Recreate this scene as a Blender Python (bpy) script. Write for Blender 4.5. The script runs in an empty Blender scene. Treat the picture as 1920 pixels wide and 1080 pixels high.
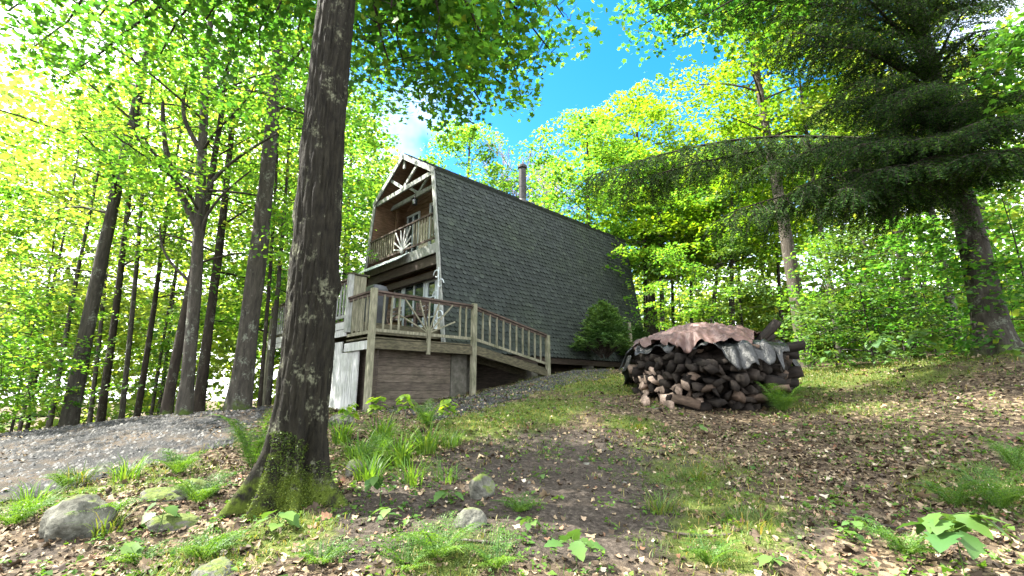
import bpy, math, numpy as np
from math import radians, sin, cos, pi
sc = bpy.context.scene
rng = np.random.default_rng(7)

# ------------------------------------------------------------------ camera, sky, sun, exposure
F, PITCH, EYE = 860.642, radians(12.233), 1.5
cam_d = bpy.data.cameras.new('camera'); cam = bpy.data.objects.new('camera', cam_d)
sc.collection.objects.link(cam); sc.camera = cam
cam_d.sensor_width = 36; cam_d.lens = 36 * F / 1920; cam_d.clip_start = .05; cam_d.clip_end = 600
cam.location = (0, 0, EYE); cam.rotation_euler = (radians(90) + PITCH, 0, 0)

SUN_EL, SUN_AZ = radians(52), radians(85)          # azimuth counted from straight ahead towards the left
world = bpy.data.worlds.new('World'); sc.world = world; world.use_nodes = True
wn = world.node_tree; wn.nodes.clear()
sky = wn.nodes.new('ShaderNodeTexSky'); sky.sky_type = 'NISHITA'; sky.sun_disc = False
sky.sun_elevation = SUN_EL; sky.sun_rotation = -SUN_AZ; sky.air_density = 1.0; sky.dust_density = .6; sky.ozone_density = 1.6
wc = wn.nodes.new('ShaderNodeTexCoord')
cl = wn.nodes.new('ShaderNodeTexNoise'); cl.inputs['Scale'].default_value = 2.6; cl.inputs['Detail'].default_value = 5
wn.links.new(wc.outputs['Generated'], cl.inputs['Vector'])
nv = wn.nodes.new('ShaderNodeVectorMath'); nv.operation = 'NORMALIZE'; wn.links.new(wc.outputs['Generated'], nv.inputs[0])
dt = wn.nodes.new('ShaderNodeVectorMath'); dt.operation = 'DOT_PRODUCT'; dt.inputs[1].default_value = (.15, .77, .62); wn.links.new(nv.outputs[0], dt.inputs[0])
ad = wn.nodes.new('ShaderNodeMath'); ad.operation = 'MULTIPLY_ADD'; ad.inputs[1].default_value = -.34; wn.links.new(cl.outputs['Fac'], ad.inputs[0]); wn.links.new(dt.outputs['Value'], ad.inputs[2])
cr = wn.nodes.new('ShaderNodeMapRange'); cr.inputs['From Min'].default_value = .76; cr.inputs['From Max'].default_value = .62   # white cloud round a blue opening, spread out of view as added fill light
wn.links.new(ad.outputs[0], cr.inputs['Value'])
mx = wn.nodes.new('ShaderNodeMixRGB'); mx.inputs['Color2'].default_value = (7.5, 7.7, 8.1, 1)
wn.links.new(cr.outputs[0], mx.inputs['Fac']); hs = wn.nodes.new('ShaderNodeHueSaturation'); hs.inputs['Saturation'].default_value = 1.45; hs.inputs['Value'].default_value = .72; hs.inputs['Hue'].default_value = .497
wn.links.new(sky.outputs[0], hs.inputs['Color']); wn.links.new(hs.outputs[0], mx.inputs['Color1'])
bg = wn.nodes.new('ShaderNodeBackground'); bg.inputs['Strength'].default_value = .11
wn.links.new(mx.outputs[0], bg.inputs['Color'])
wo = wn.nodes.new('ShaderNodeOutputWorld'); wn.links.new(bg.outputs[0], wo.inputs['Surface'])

sun_d = bpy.data.lights.new('sun', 'SUN'); sun_d.energy = 5; sun_d.angle = radians(.6); sun_d.color = (1, .95, .85)
sun = bpy.data.objects.new('sun', sun_d); sc.collection.objects.link(sun)
sun.rotation_euler = (pi / 2 - SUN_EL, 0, pi + SUN_AZ)

sc.view_settings.view_transform = 'Standard'; sc.view_settings.look = 'None'
sc.view_settings.exposure = 2.8; sc.view_settings.gamma = 1
sc.cycles.max_bounces = 8; sc.cycles.diffuse_bounces = 4; sc.cycles.transmission_bounces = 5
sc.cycles.glossy_bounces = 2; sc.cycles.caustics_reflective = False; sc.cycles.caustics_refractive = False
sc.cycles.sample_clamp_indirect = 6
try:
    sc.cycles.use_denoising = True; sc.cycles.denoiser = 'OPENIMAGEDENOISE'
except Exception: pass

# ------------------------------------------------------------------ helpers
A = lambda *v: np.array(v, float)
def ray(px, py):
    cx = (px - 960) / F; cy = (540 - py) / F
    return A(cx, cos(PITCH) - sin(PITCH) * cy, sin(PITCH) + cos(PITCH) * cy)
def at(px, py, d):
    r = ray(px, py); return r * (d / r[1]) + A(0, 0, EYE)
YAW = radians(46.447); HC = A(-1.803, 12.5); HZ = EYE + 1.4
HV = A(sin(YAW), cos(YAW)); HU = A(-cos(YAW), sin(YAW))
def H(u, v, z):
    c = HC + HU * u + HV * v; return A(c[0], c[1], HZ + z)
def on_v(px, py, v):
    r = ray(px, py); t = (v + HC @ HV) / (r[:2] @ HV); P = r * t; d = P[:2] - HC
    return d @ HU, P[2] - 1.4                       # u, z

def _h(i):
    i = i.astype(np.uint32); i ^= i >> np.uint32(16); i *= np.uint32(0x7feb352d); i ^= i >> np.uint32(15)
    i *= np.uint32(0x846ca68b); i ^= i >> np.uint32(16); return i.astype(np.float64) / 4294967295.0
def vnoise(P):
    P = np.asarray(P, float); I = np.floor(P).astype(np.int64); f = P - I; f = f * f * (3 - 2 * f); r = 0
    for dx in (0, 1):
        for dy in (0, 1):
            for dz in (0, 1):
                n = ((I[..., 0] + dx) * 73856093 + (I[..., 1] + dy) * 19349663 + (I[..., 2] + dz) * 83492791) & 0xffffffff
                w = (f[..., 0] if dx else 1 - f[..., 0]) * (f[..., 1] if dy else 1 - f[..., 1]) * (f[..., 2] if dz else 1 - f[..., 2])
                r = r + w * _h(n)
    return r
def fbm(P, o=4):
    P = np.asarray(P, float); r = 0; a = .5
    for k in range(o): r = r + a * vnoise(P * 2 ** k + 17.3 * k); a *= .5
    return r
def fbm2(x, y, s, o=4, seed=0.): return fbm(np.stack([x * s, y * s, np.full_like(x, seed)], -1), o)

def mesh_from(name, verts, polys, mats=None, smooth=False, midx=None):
    """polys: list of int arrays (M,k)"""
    me = bpy.data.meshes.new(name); verts = np.asarray(verts, np.float32)
    me.vertices.add(len(verts)); me.vertices.foreach_set('co', verts.ravel())
    polys = [np.asarray(p, np.int32) for p in polys if len(p)]
    loops = np.concatenate([p.ravel() for p in polys]); tot = np.concatenate([np.full(len(p), p.shape[1], np.int32) for p in polys])
    st = np.concatenate([[0], np.cumsum(tot)[:-1]]).astype(np.int32)
    me.loops.add(len(loops)); me.loops.foreach_set('vertex_index', loops)
    me.polygons.add(len(tot)); me.polygons.foreach_set('loop_start', st); me.polygons.foreach_set('loop_total', tot)
    if smooth: me.polygons.foreach_set('use_smooth', np.ones(len(tot), bool))
    if midx is not None: me.polygons.foreach_set('material_index', np.asarray(midx, np.int32))
    me.update(calc_edges=True); me.validate()
    for m in (mats or []): me.materials.append(m)
    return me
def link(name, me, parent=None, loc=(0, 0, 0), rz=0):
    o = bpy.data.objects.new(name, me); sc.collection.objects.link(o); o.location = loc; o.rotation_euler[2] = rz
    if parent is not None: o.parent = parent
    return o
def tag(o, label=None, cat=None, group=None, kind=None):
    if label: o['label'] = label
    if cat: o['category'] = cat
    if group: o['group'] = group
    if kind: o['kind'] = kind
    return o
def thing(name, loc, label, cat, group=None, rz=0):
    return tag(link(name, None, None, loc, rz), label, cat, group)

class MB:
    """collects boxes and bars of one part (world coordinates, rebased to the parent on build)"""
    def __init__(s): s.v = []; s.f = []; s.n = 0
    def add(s, v, f):
        v = np.asarray(v, float); s.v.append(v); s.f += [tuple(int(i) + s.n for i in q) for q in f]; s.n += len(v); return s
    def hexa(s, c):   # 8 corners: bottom 4, top 4
        return s.add(c, [(3, 2, 1, 0), (4, 5, 6, 7), (0, 1, 5, 4), (1, 2, 6, 5), (2, 3, 7, 6), (3, 0, 4, 7)])
    def box(s, u0, u1, v0, v1, z0, z1):   # in house axes
        return s.hexa([H(u0, v0, z0), H(u1, v0, z0), H(u1, v1, z0), H(u0, v1, z0), H(u0, v0, z1), H(u1, v0, z1), H(u1, v1, z1), H(u0, v1, z1)])
    def bar(s, p, q, w, h, up=(0, 0, 1)):
        p, q, up = A(*p), A(*q), A(*up); d = q - p; d /= np.linalg.norm(d)
        if abs(d @ up) > .98: up = A(HV[0], HV[1], 0)
        a = np.cross(d, up); a /= np.linalg.norm(a); b = np.cross(a, d); a *= w / 2; b *= h / 2
        return s.hexa([p - a - b, p + a - b, q + a - b, q - a - b, p - a + b, p + a + b, q + a + b, q - a + b])
    def hbar(s, p, q, w, h, up=None): return s.bar(H(*p), H(*q), w, h, (0, 0, 1) if up is None else up)
    def tube(s, pts, r, n=8, cap=True):
        v, q = tube(pts, r, n); k = len(v); f = [tuple(x) for x in q]
        if cap: f += [tuple(range(n - 1, -1, -1)), tuple(range(k - n, k))]
        return s.add(v, f)
    def build(s, name, m, parent=None, bevel=0, smooth=False):
        v = np.concatenate(s.v); 
        if parent is not None:
            off = np.zeros(3); p = parent
            while p is not None: off += np.array(p.location); p = p.parent
            v = v - off
        me = bpy.data.meshes.new(name); me.from_pydata(v.tolist(), [], s.f); me.materials.append(m)
        if smooth: me.polygons.foreach_set('use_smooth', np.ones(len(me.polygons), bool))
        o = link(name, me, parent)
        if bevel:
            b = o.modifiers.new('edge', 'BEVEL'); b.width = bevel; b.segments = 1
        return o
def tube(pts, r, n=8, rfun=None):
    pts = np.asarray(pts, float); m = len(pts); r = np.broadcast_to(np.asarray(r, float), (m,))
    d = np.gradient(pts, axis=0); d /= np.linalg.norm(d, axis=1)[:, None] + 1e-9
    ref = np.where(np.abs(d[:, 2:3]) > .8, A(0, 1, 0)[None], A(0, 0, 1)[None])
    if (np.abs(d[:, 2]) > .8).any() and not (np.abs(d[:, 2]) > .8).all(): ref = np.tile(A(.31, .93, .2), (m, 1))
    a = np.cross(d, ref); a /= np.linalg.norm(a, axis=1)[:, None] + 1e-9; b = np.cross(d, a)
    th = np.linspace(0, 2 * pi, n, endpoint=False)
    R = r[:, None] if rfun is None else rfun(pts, r, th)
    v = pts[:, None, :] + (a[:, None, :] * np.cos(th)[None, :, None] + b[:, None, :] * np.sin(th)[None, :, None]) * np.broadcast_to(R, (m, n))[..., None]
    i = np.arange(m - 1)[:, None] * n; j = np.arange(n)[None, :]; k = (j + 1) % n
    q = np.stack([i + j, i + k, i + n + k, i + n + j], -1).reshape(-1, 4)
    return v.reshape(-1, 3), q

# ------------------------------------------------------------------ materials
class NT:
    def __init__(s, name):
        s.m = bpy.data.materials.new(name); s.m.use_nodes = True; s.t = s.m.node_tree; s.t.nodes.clear()
        s.out = s.N('OutputMaterial'); s.tc = s.N('TexCoord')
    def N(s, t, **k):
        n = s.t.nodes.new('ShaderNode' + t)
        for a, b in k.items(): setattr(n, a, b)
        return n
    def L(s, a, b): s.t.links.new(a, b)
    def val(s, sock, v):
        if hasattr(v, 'is_linked') or isinstance(v, bpy.types.NodeSocket): s.L(v, sock)
        else: sock.default_value = v
    def vec(s, sx=1, sy=1, sz=1, src='Object'):
        n = s.N('Mapping'); s.L(s.tc.outputs[src], n.inputs['Vector']); n.inputs['Scale'].default_value = (sx, sy, sz); return n.outputs[0]
    def noise(s, scale, detail=4, vec=None, rough=.6, dist=0):
        n = s.N('TexNoise'); n.inputs['Scale'].default_value = scale; n.inputs['Detail'].default_value = detail
        n.inputs['Roughness'].default_value = rough; n.inputs['Distortion'].default_value = dist
        s.L(vec if vec is not None else s.tc.outputs['Object'], n.inputs['Vector']); return n.outputs['Fac']
    def ramp(s, fac, stops):
        n = s.N('ValToRGB'); s.L(fac, n.inputs[0]); e = n.color_ramp.elements
        while len(e) < len(stops): e.new(.5)
        for x, (p, c) in zip(e, stops): x.position = p; x.color = (*c, 1) if len(c) == 3 else c
        return n.outputs[0]
    def mix(s, fac, a, b, mode='MIX'):
        n = s.N('MixRGB', blend_type=mode); s.val(n.inputs[0], fac)
        for k, c in ((1, a), (2, b)):
            if isinstance(c, tuple): n.inputs[k].default_value = (*c, 1)
            else: s.L(c, n.inputs[k])
        return n.outputs[0]
    def math(s, op, a, b=0):
        n = s.N('Math', operation=op); s.val(n.inputs[0], a); s.val(n.inputs[1], b); return n.outputs[0]
    def step(s, x, a, b):
        n = s.N('MapRange'); s.L(x, n.inputs[0]); n.inputs[1].default_value = a; n.inputs[2].default_value = b; return n.outputs[0]
    def rnd(s): return s.N('NewGeometry').outputs['Random Per Island']
    def bump(s, h, strength=.5, dist=.02):
        n = s.N('Bump'); n.inputs['Strength'].default_value = strength; n.inputs['Distance'].default_value = dist; s.L(h, n.inputs['Height']); return n.outputs[0]
    def surf(s, col, rough=.8, bump=None, spec=.3, metal=0):
        p = s.N('BsdfPrincipled')
        if isinstance(col, tuple): p.inputs['Base Color'].default_value = (*col, 1)
        else: s.L(col, p.inputs['Base Color'])
        s.val(p.inputs['Roughness'], rough); p.inputs['Specular IOR Level'].default_value = spec; p.inputs['Metallic'].default_value = metal
        if bump is not None: s.L(bump, p.inputs['Normal'])
        s.L(p.outputs[0], s.out.inputs['Surface']); s.p = p; return s.m
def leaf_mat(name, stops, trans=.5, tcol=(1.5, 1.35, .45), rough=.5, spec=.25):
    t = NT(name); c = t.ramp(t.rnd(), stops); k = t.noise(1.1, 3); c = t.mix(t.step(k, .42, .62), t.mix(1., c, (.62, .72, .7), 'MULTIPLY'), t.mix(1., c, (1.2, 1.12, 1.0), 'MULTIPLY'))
    p = t.N('BsdfPrincipled'); t.L(c, p.inputs['Base Color']); p.inputs['Roughness'].default_value = rough; p.inputs['Specular IOR Level'].default_value = spec
    tr = t.N('BsdfTranslucent'); t.L(t.mix(1., c, tcol, 'MULTIPLY'), tr.inputs['Color'])
    m = t.N('MixShader'); m.inputs[0].default_value = trans; t.L(p.outputs[0], m.inputs[1]); t.L(tr.outputs[0], m.inputs[2])
    t.L(m.outputs[0], t.out.inputs['Surface']); return t.m
def wood_mat(name, c0, c1, c2, grain=(1, 1, 1), rough=.8, tint=.35, scale=9):
    t = NT(name); v = t.vec(*grain); n = t.noise(scale, 6, v, .65); n2 = t.noise(2.3, 3)
    c = t.ramp(n, [(.28, c0), (.5, c1), (.72, c2)])
    c = t.mix(t.step(n2, .45, .7), c, t.mix(1., c, (.62, .66, .58), 'MULTIPLY'))
    r = t.math('ADD', t.math('MULTIPLY', t.rnd(), tint), 1 - tint / 2)
    c = t.mix(1., c, r, 'MULTIPLY')
    return t.surf(c, rough, t.bump(n, .35, .01))
def bark_mat(name, c0, c1, lichen=None, moss=None, moss_h=0., vs=.18, scale=14):
    t = NT(name); v = t.vec(1, 1, vs); n = t.noise(scale, 7, v, .7, .3); c = t.ramp(n, [(.3, c0), (.7, c1)])
    if lichen:
        l = t.noise(4.5, 5, t.vec(1, 1, .7), .75); l2 = t.noise(26, 4)
        c = t.mix(t.math('MULTIPLY', t.step(l, .54, .62), t.step(l2, .42, .56)), c, lichen)
    if moss:
        sx = t.N('SeparateXYZ'); t.L(t.tc.outputs['Object'], sx.inputs[0])
        mn = t.noise(5, 5); h = t.math('SUBTRACT', t.math('ADD', t.math('MULTIPLY', mn, 1.2), moss_h - .6), sx.outputs['Z'])
        mc = t.ramp(t.noise(40, 4), [(.3, (moss[0] * .5, moss[1] * .5, moss[2] * .5)), (.7, moss)])
        c = t.mix(t.math('MULTIPLY', t.step(h, -.05, .18), t.step(t.noise(9, 4), .36, .5)), c, mc)
    return t.surf(c, .9, t.bump(n, .9, .03), .15)

M = {}
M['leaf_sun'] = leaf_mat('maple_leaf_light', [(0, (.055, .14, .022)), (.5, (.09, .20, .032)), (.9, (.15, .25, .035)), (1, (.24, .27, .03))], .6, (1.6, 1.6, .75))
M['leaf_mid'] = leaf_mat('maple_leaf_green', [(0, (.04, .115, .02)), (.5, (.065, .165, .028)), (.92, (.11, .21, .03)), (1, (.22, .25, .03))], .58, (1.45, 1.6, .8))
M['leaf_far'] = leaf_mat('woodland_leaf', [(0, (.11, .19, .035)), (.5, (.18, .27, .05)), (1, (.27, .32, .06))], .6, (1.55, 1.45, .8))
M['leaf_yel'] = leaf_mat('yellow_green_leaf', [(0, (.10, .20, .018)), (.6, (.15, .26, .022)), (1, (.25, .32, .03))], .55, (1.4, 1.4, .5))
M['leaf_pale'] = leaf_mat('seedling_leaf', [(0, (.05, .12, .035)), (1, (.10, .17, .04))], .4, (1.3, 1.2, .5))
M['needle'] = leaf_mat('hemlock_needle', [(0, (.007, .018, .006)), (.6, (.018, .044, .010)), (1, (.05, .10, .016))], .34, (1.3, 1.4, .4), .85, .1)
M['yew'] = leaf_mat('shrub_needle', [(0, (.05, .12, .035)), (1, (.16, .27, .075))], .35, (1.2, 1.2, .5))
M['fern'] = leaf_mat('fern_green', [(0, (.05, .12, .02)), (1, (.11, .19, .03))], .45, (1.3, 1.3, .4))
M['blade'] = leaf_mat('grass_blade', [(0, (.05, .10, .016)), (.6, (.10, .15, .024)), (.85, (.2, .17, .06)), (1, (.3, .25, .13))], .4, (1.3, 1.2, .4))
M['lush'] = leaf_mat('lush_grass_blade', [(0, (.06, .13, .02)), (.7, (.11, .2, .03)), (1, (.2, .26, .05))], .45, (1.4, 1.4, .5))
M['moss'] = leaf_mat('moss_green', [(0, (.035, .065, .012)), (1, (.10, .135, .022))], .2)
t = NT('fallen_leaf'); c = t.ramp(t.rnd(), [(0, (.022, .014, .010)), (.3, (.05, .035, .02)), (.55, (.11, .08, .046)), (.8, (.22, .17, .105)), (.9, (.12, .055, .03)), (.96, (.26, .21, .14)), (1, (.36, .32, .25))])
M['litter'] = t.surf(c, .75, None, .25)
t = NT('gravel_stone'); c = t.ramp(t.rnd(), [(0, (.011, .012, .0125)), (.6, (.029, .030, .030)), (1, (.085, .083, .078))]); M['stone'] = t.surf(c, .85)
M['bark_near'] = bark_mat('maple_bark', (.0025, .0023, .0016), (.019, .0175, .0115), (.10, .105, .07), (.06, .085, .01), .24, .3, 22)
M['bark_mid'] = bark_mat('woodland_bark', (.012, .0108, .009), (.055, .050, .040), (.11, .12, .095), (.05, .075, .015), .1)
M['bark_grey'] = bark_mat('grey_bark', (.02, .017, .014), (.075, .064, .05), (.14, .13, .11))
M['bark_dark'] = bark_mat('dark_bark', (.008, .0065, .005), (.035, .028, .021), (.08, .085, .065), (.06, .09, .02), .15)
M['bark_dead'] = bark_mat('dead_branch_bark', (.2, .17, .17), (.36, .32, .32))
M['deck'] = wood_mat('weathered_deck_wood', (.07, .068, .046), (.14, .135, .095), (.25, .24, .175), (3, 3, .5))
M['deckdark'] = wood_mat('stained_deck_wood', (.022, .020, .012), (.058, .052, .031), (.115, .103, .064), (.8, .8, 3))
M['rail'] = wood_mat('red_brown_rail_wood', (.025, .018, .015), (.06, .042, .035), (.12, .09, .075), (.6, .6, 3))
M['pale'] = wood_mat('grey_white_painted_wood', (.11, .115, .11), (.21, .22, .21), (.33, .34, .325), (3, 3, .5), .7, .2)
M['white'] = wood_mat('peeling_white_paint', (.16, .165, .16), (.34, .35, .345), (.5, .51, .5), (5, 5, .35), .7, .2, 6)
M['brown'] = wood_mat('brown_stained_pine', (.05, .028, .016), (.105, .062, .037), (.17, .11, .07), (1.2, 1.2, 9), .6, .3, 4)
M['darkbrown'] = wood_mat('dark_brown_board', (.018, .013, .010), (.04, .03, .023), (.075, .058, .044), (.8, .8, 6), .75, .3, 5)
M['cream'] = wood_mat('cream_painted_board', (.38, .34, .25), (.5, .46, .36), (.58, .55, .45), (.7, .7, 6), .7, .15, 5)
M['skirt'] = wood_mat('weathered_brown_board', (.03, .024, .018), (.075, .061, .047), (.13, .11, .086), (.7, .7, 5), .8, .5, 6)
M['concrete'] = wood_mat('concrete_pier', (.045, .042, .034), (.08, .076, .062), (.13, .125, .105), (1, 1, 1), .9, .1, 7)
M['frame'] = NT('white_window_frame').surf((.40, .45, .48), .5)
t = NT('window_glass'); M['glass'] = t.surf((.025, .035, .04), .06, None, .8)
t = NT('chimney_steel'); M['steel'] = t.surf(t.ramp(t.noise(6, 5), [(.3, (.007, .007, .0072)), (.7, (.022, .0215, .022))]), .5, None, .5, .5)
t = NT('corrugated_sheet'); M['sheet'] = t.surf(t.ramp(t.noise(3, 6), [(.35, (.22, .28, .26)), (.65, (.46, .52, .5))]), .55, None, .4)
t = NT('black_cover'); M['black'] = t.surf(t.ramp(t.noise(5, 4), [(.3, (.012, .014, .016)), (.7, (.035, .04, .045))]), .45)
t = NT('iron'); M['iron'] = t.surf((.03, .03, .03), .5, None, .5, .6)
# shingles
t = NT('asphalt_shingle'); r = t.rnd()
c = t.ramp(r, [(0, (.0105, .0135, .013)), (.5, (.0165, .021, .0205)), (.85, (.0225, .028, .027)), (1, (.034, .041, .038))])
c = t.mix(t.step(t.noise(.55, 4), .42, .68), c, t.mix(1., c, (1.15, 1.25, .85), 'MULTIPLY'))
gr = t.noise(160, 2); c = t.mix(t.math('MULTIPLY', gr, .5), c, (.05, .06, .057))
M['shingle'] = t.surf(c, .9, t.bump(gr, .25, .004), .2)

# ------------------------------------------------------------------ the ground
CP = np.array([
 (-3.07, 9.92, .97), (-1.07, 11.83, 1.30), (1.06, 13.84, 1.86), (4.0, 18, 2.2), (2.6, 15.4, 2.05),
 (*at(1185, 765, 8.3),), (*at(1480, 750, 8.6),), (*at(1320, 785, 7.6),), (*at(1200, 695, 14),), (*at(1500, 690, 14),), (*at(1660, 686, 11),), (*at(1870, 668, 9.5),), (*at(1770, 668, 10.2),), (*at(1930, 664, 8.6),),
 (*at(1900, 780, 6.5),), (*at(1900, 1000, 3.5),), (*at(1900, 1080, 2.95),), (*at(960, 1080, 3.0),), (*at(0, 1080, 3.3),), (*at(545, 940, 4.3),),
 (*at(960, 900, 5),), (*at(960, 800, 7.3),), (*at(720, 790, 8.3),), (*at(480, 765, 10.5),), (*at(250, 785, 9.5),), (*at(0, 820, 8.5),), (*at(0, 930, 5),),
 (*at(250, 880, 5.8),), (*at(480, 830, 7),), (*at(150, 1000, 3.8),), (*at(1320, 900, 5),), (*at(1600, 800, 6.6),), (*at(1600, 735, 8.8),),
 (0, 0, 0), (-3, 0, .02), (3, 0, .05), (0, -5, -.6), (-8, -6, -.5), (8, -6, -.3), (-6, 2.5, .15), (-12, 3, -.5), (8, 3.5, 1.0), (12, 8, 2.2),
 (-13, 14, -.7), (-11, 10.5, .2), (-20, 20, -3), (-25, 32, -5), (-14, 35, -4), (-30, 10, -4), (-5.5, 19, .5), (-7.5, 15.5, .5), (8, 20, 2.4), (15, 20, 2.8), (0, 30, 1.6), (20, 38, 3.2), (26, 14, 3.4),
 (-6.3, 12.5, .8), (-.5, 16.5, 1.4)], float)
def _tps(d2): return np.where(d2 > 0, d2 * np.log(d2 + 1e-12), 0)
_n = len(CP); _K = _tps(((CP[:, None, :2] - CP[None, :, :2]) ** 2).sum(-1)) + np.eye(_n) * .6
_Pm = np.c_[np.ones(_n), CP[:, :2]]; _Aa = np.block([[_K, _Pm], [_Pm.T, np.zeros((3, 3))]])
_w = np.linalg.solve(_Aa, np.r_[CP[:, 2], 0, 0, 0])
def gz(x, y, rough=True):
    x = np.asarray(x, float); y = np.asarray(y, float); sh = np.broadcast(x, y).shape
    X = np.broadcast_to(x, sh).ravel(); Y = np.broadcast_to(y, sh).ravel(); r = np.hypot(X, Y); k = np.minimum(1, 38 / np.maximum(r, 1e-6)); Xc, Yc = X * k, Y * k
    out = np.empty(len(X))
    for i in range(0, len(X), 20000):
        s = slice(i, i + 20000)
        out[s] = _tps((Xc[s, None] - CP[None, :, 0]) ** 2 + (Yc[s, None] - CP[None, :, 1]) ** 2) @ _w[:_n] + _w[_n] + _w[_n + 1] * Xc[s] + _w[_n + 2] * Yc[s]
    if rough:
        out += (fbm2(X, Y, 1.1, 4, 3.1) - .47) * .16 + (fbm2(X, Y, 5, 3, 8.1) - .44) * .05
    return out.reshape(sh)
def g1(x, y): return float(gz(A(x), A(y))[0])
def gp(px, py, dmax=40.):
    """where the line of sight through a pixel meets the ground"""
    r = ray(px, py); r = r / r[1]; d = np.arange(1.5, dmax, .03); z = EYE + r[2] * d; g = gz(r[0] * d, d)
    k = np.nonzero(z <= g)[0]; dd = d[k[0]] if len(k) else d[np.argmin(z - g)]
    return A(r[0] * dd, dd, g1(r[0] * dd, dd))

def inpoly(x, y, P):
    P = np.asarray(P); c = np.zeros(x.shape, bool); j = len(P) - 1
    for i in range(len(P)):
        a, b = P[i], P[j]; t = ((a[1] > y) != (b[1] > y)) & (x < (b[0] - a[0]) * (y - a[1]) / (b[1] - a[1] + 1e-12) + a[0]); c ^= t; j = i
    return c
pxy = lambda *q: [tuple(gp(a, b)[:2]) for a, b in q]
DRIVE = pxy((0, 945), (180, 900), (330, 858), (440, 835), (470, 800), (500, 772)) + [(-5.6, 11.2), (-7.2, 12.4), (-9.5, 11.2), (-10.5, 9.6), (-12, 8), (-14, 5)] + [(-9, 3.2)]
PATH = [(-2.2, 9.3)] + pxy((830, 790), (960, 748), (1060, 722), (1130, 708)) + [(3.4, 15.8), (2.2, 15.3), (.8, 13.9), (-1.0, 11.7), (-3.0, 9.9)]
def cover_masks(x, y):
    """0..1 amount of bare soil, grass and moss, dead leaves"""
    def blob(px, py, r, s=1.): c = gp(px, py); return s * np.exp(-((x - c[0]) ** 2 + (y - c[1]) ** 2) / r ** 2)
    grass = .12 + sum(blob(*b) for b in GRASS_BLOBS); soil = .1 + sum(blob(*b) for b in SOIL_BLOBS)
    far = np.clip((np.hypot(x, y) - 9) / 6, 0, 1)
    n = fbm2(x, y, 1.3, 4, 5.5); grass = np.clip((grass + .25 * far) * (.25 + 1.5 * n), 0, 1)
    return np.clip(soil, 0, 1), grass
GRASS_BLOBS = [(1130, 715, 1.6, .9), (900, 800, 1.0, .8), (1000, 770, 1.0, .9), (1190, 795, .4, 1.), (1250, 830, .9, .35), (1330, 900, .85, .6), (1400, 960, .6, .6), (1560, 760, 1.1, .5), (100, 920, .8, .9), (300, 890, .6, .9),
    (700, 850, .9, .7), (420, 780, 1.2, .6), (560, 1000, .35, .9), (380, 1050, .4, .9), (830, 1040, .4, .7), (1330, 1040, .5, .5), (1650, 820, .8, .35), (1880, 920, .7, .9), (1290, 720, 2., .5), (1550, 700, 2.5, .8), (200, 800, 1.2, .5)]
SOIL_BLOBS = [(1050, 870, 1.5, 1.3), (960, 940, .9, 1.1), (820, 960, .6, .8), (1180, 940, .6, .8), (850, 980, .5, .8), (1150, 900, .8, .9), (700, 1000, .5, .7), (1290, 910, .25, .9), (1100, 1000, .4, .5), (60, 1040, .4, .5), (1480, 990, .3, .6)]

def build_ground():
    th = np.concatenate([np.linspace(-64, 64, 560), np.linspace(64, 296, 118)[1:-1]]); th = np.radians(th)
    rr = np.concatenate([np.linspace(.3, 2.2, 12)[:-1], np.geomspace(2.2, 16, 230)[:-1], np.geomspace(16, 260, 60)])
    x = rr[:, None] * np.sin(th)[None]; y = rr[:, None] * np.cos(th)[None]; z = gz(x, y)
    n, m = x.shape; v = np.stack([x, y, z], -1).reshape(-1, 3); v = np.vstack([v, [[0, 0, g1(0, 0)]]])
    i = np.arange(n - 1)[:, None] * m; j = np.arange(m)[None]; k = (j + 1) % m
    q = np.stack([i + j, i + m + j, i + m + k, i + k], -1).reshape(-1, 4)
    c = np.full(m, len(v) - 1); tri = np.stack([np.arange(m), (np.arange(m) + 1) % m, c], -1)
    me = mesh_from('ground', v, [q[:, ::-1], tri[:, ::-1]], [ground_mat()], True)
    soil, grass = cover_masks(v[:, 0], v[:, 1])
    col = np.stack([soil, grass, np.zeros_like(soil), np.ones_like(soil)], -1)
    ca = me.color_attributes.new('cover', 'FLOAT_COLOR', 'POINT'); ca.data.foreach_set('color', col.astype(np.float32).ravel())
    o = link('ground', me); tag(o, kind='structure'); return o
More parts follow.
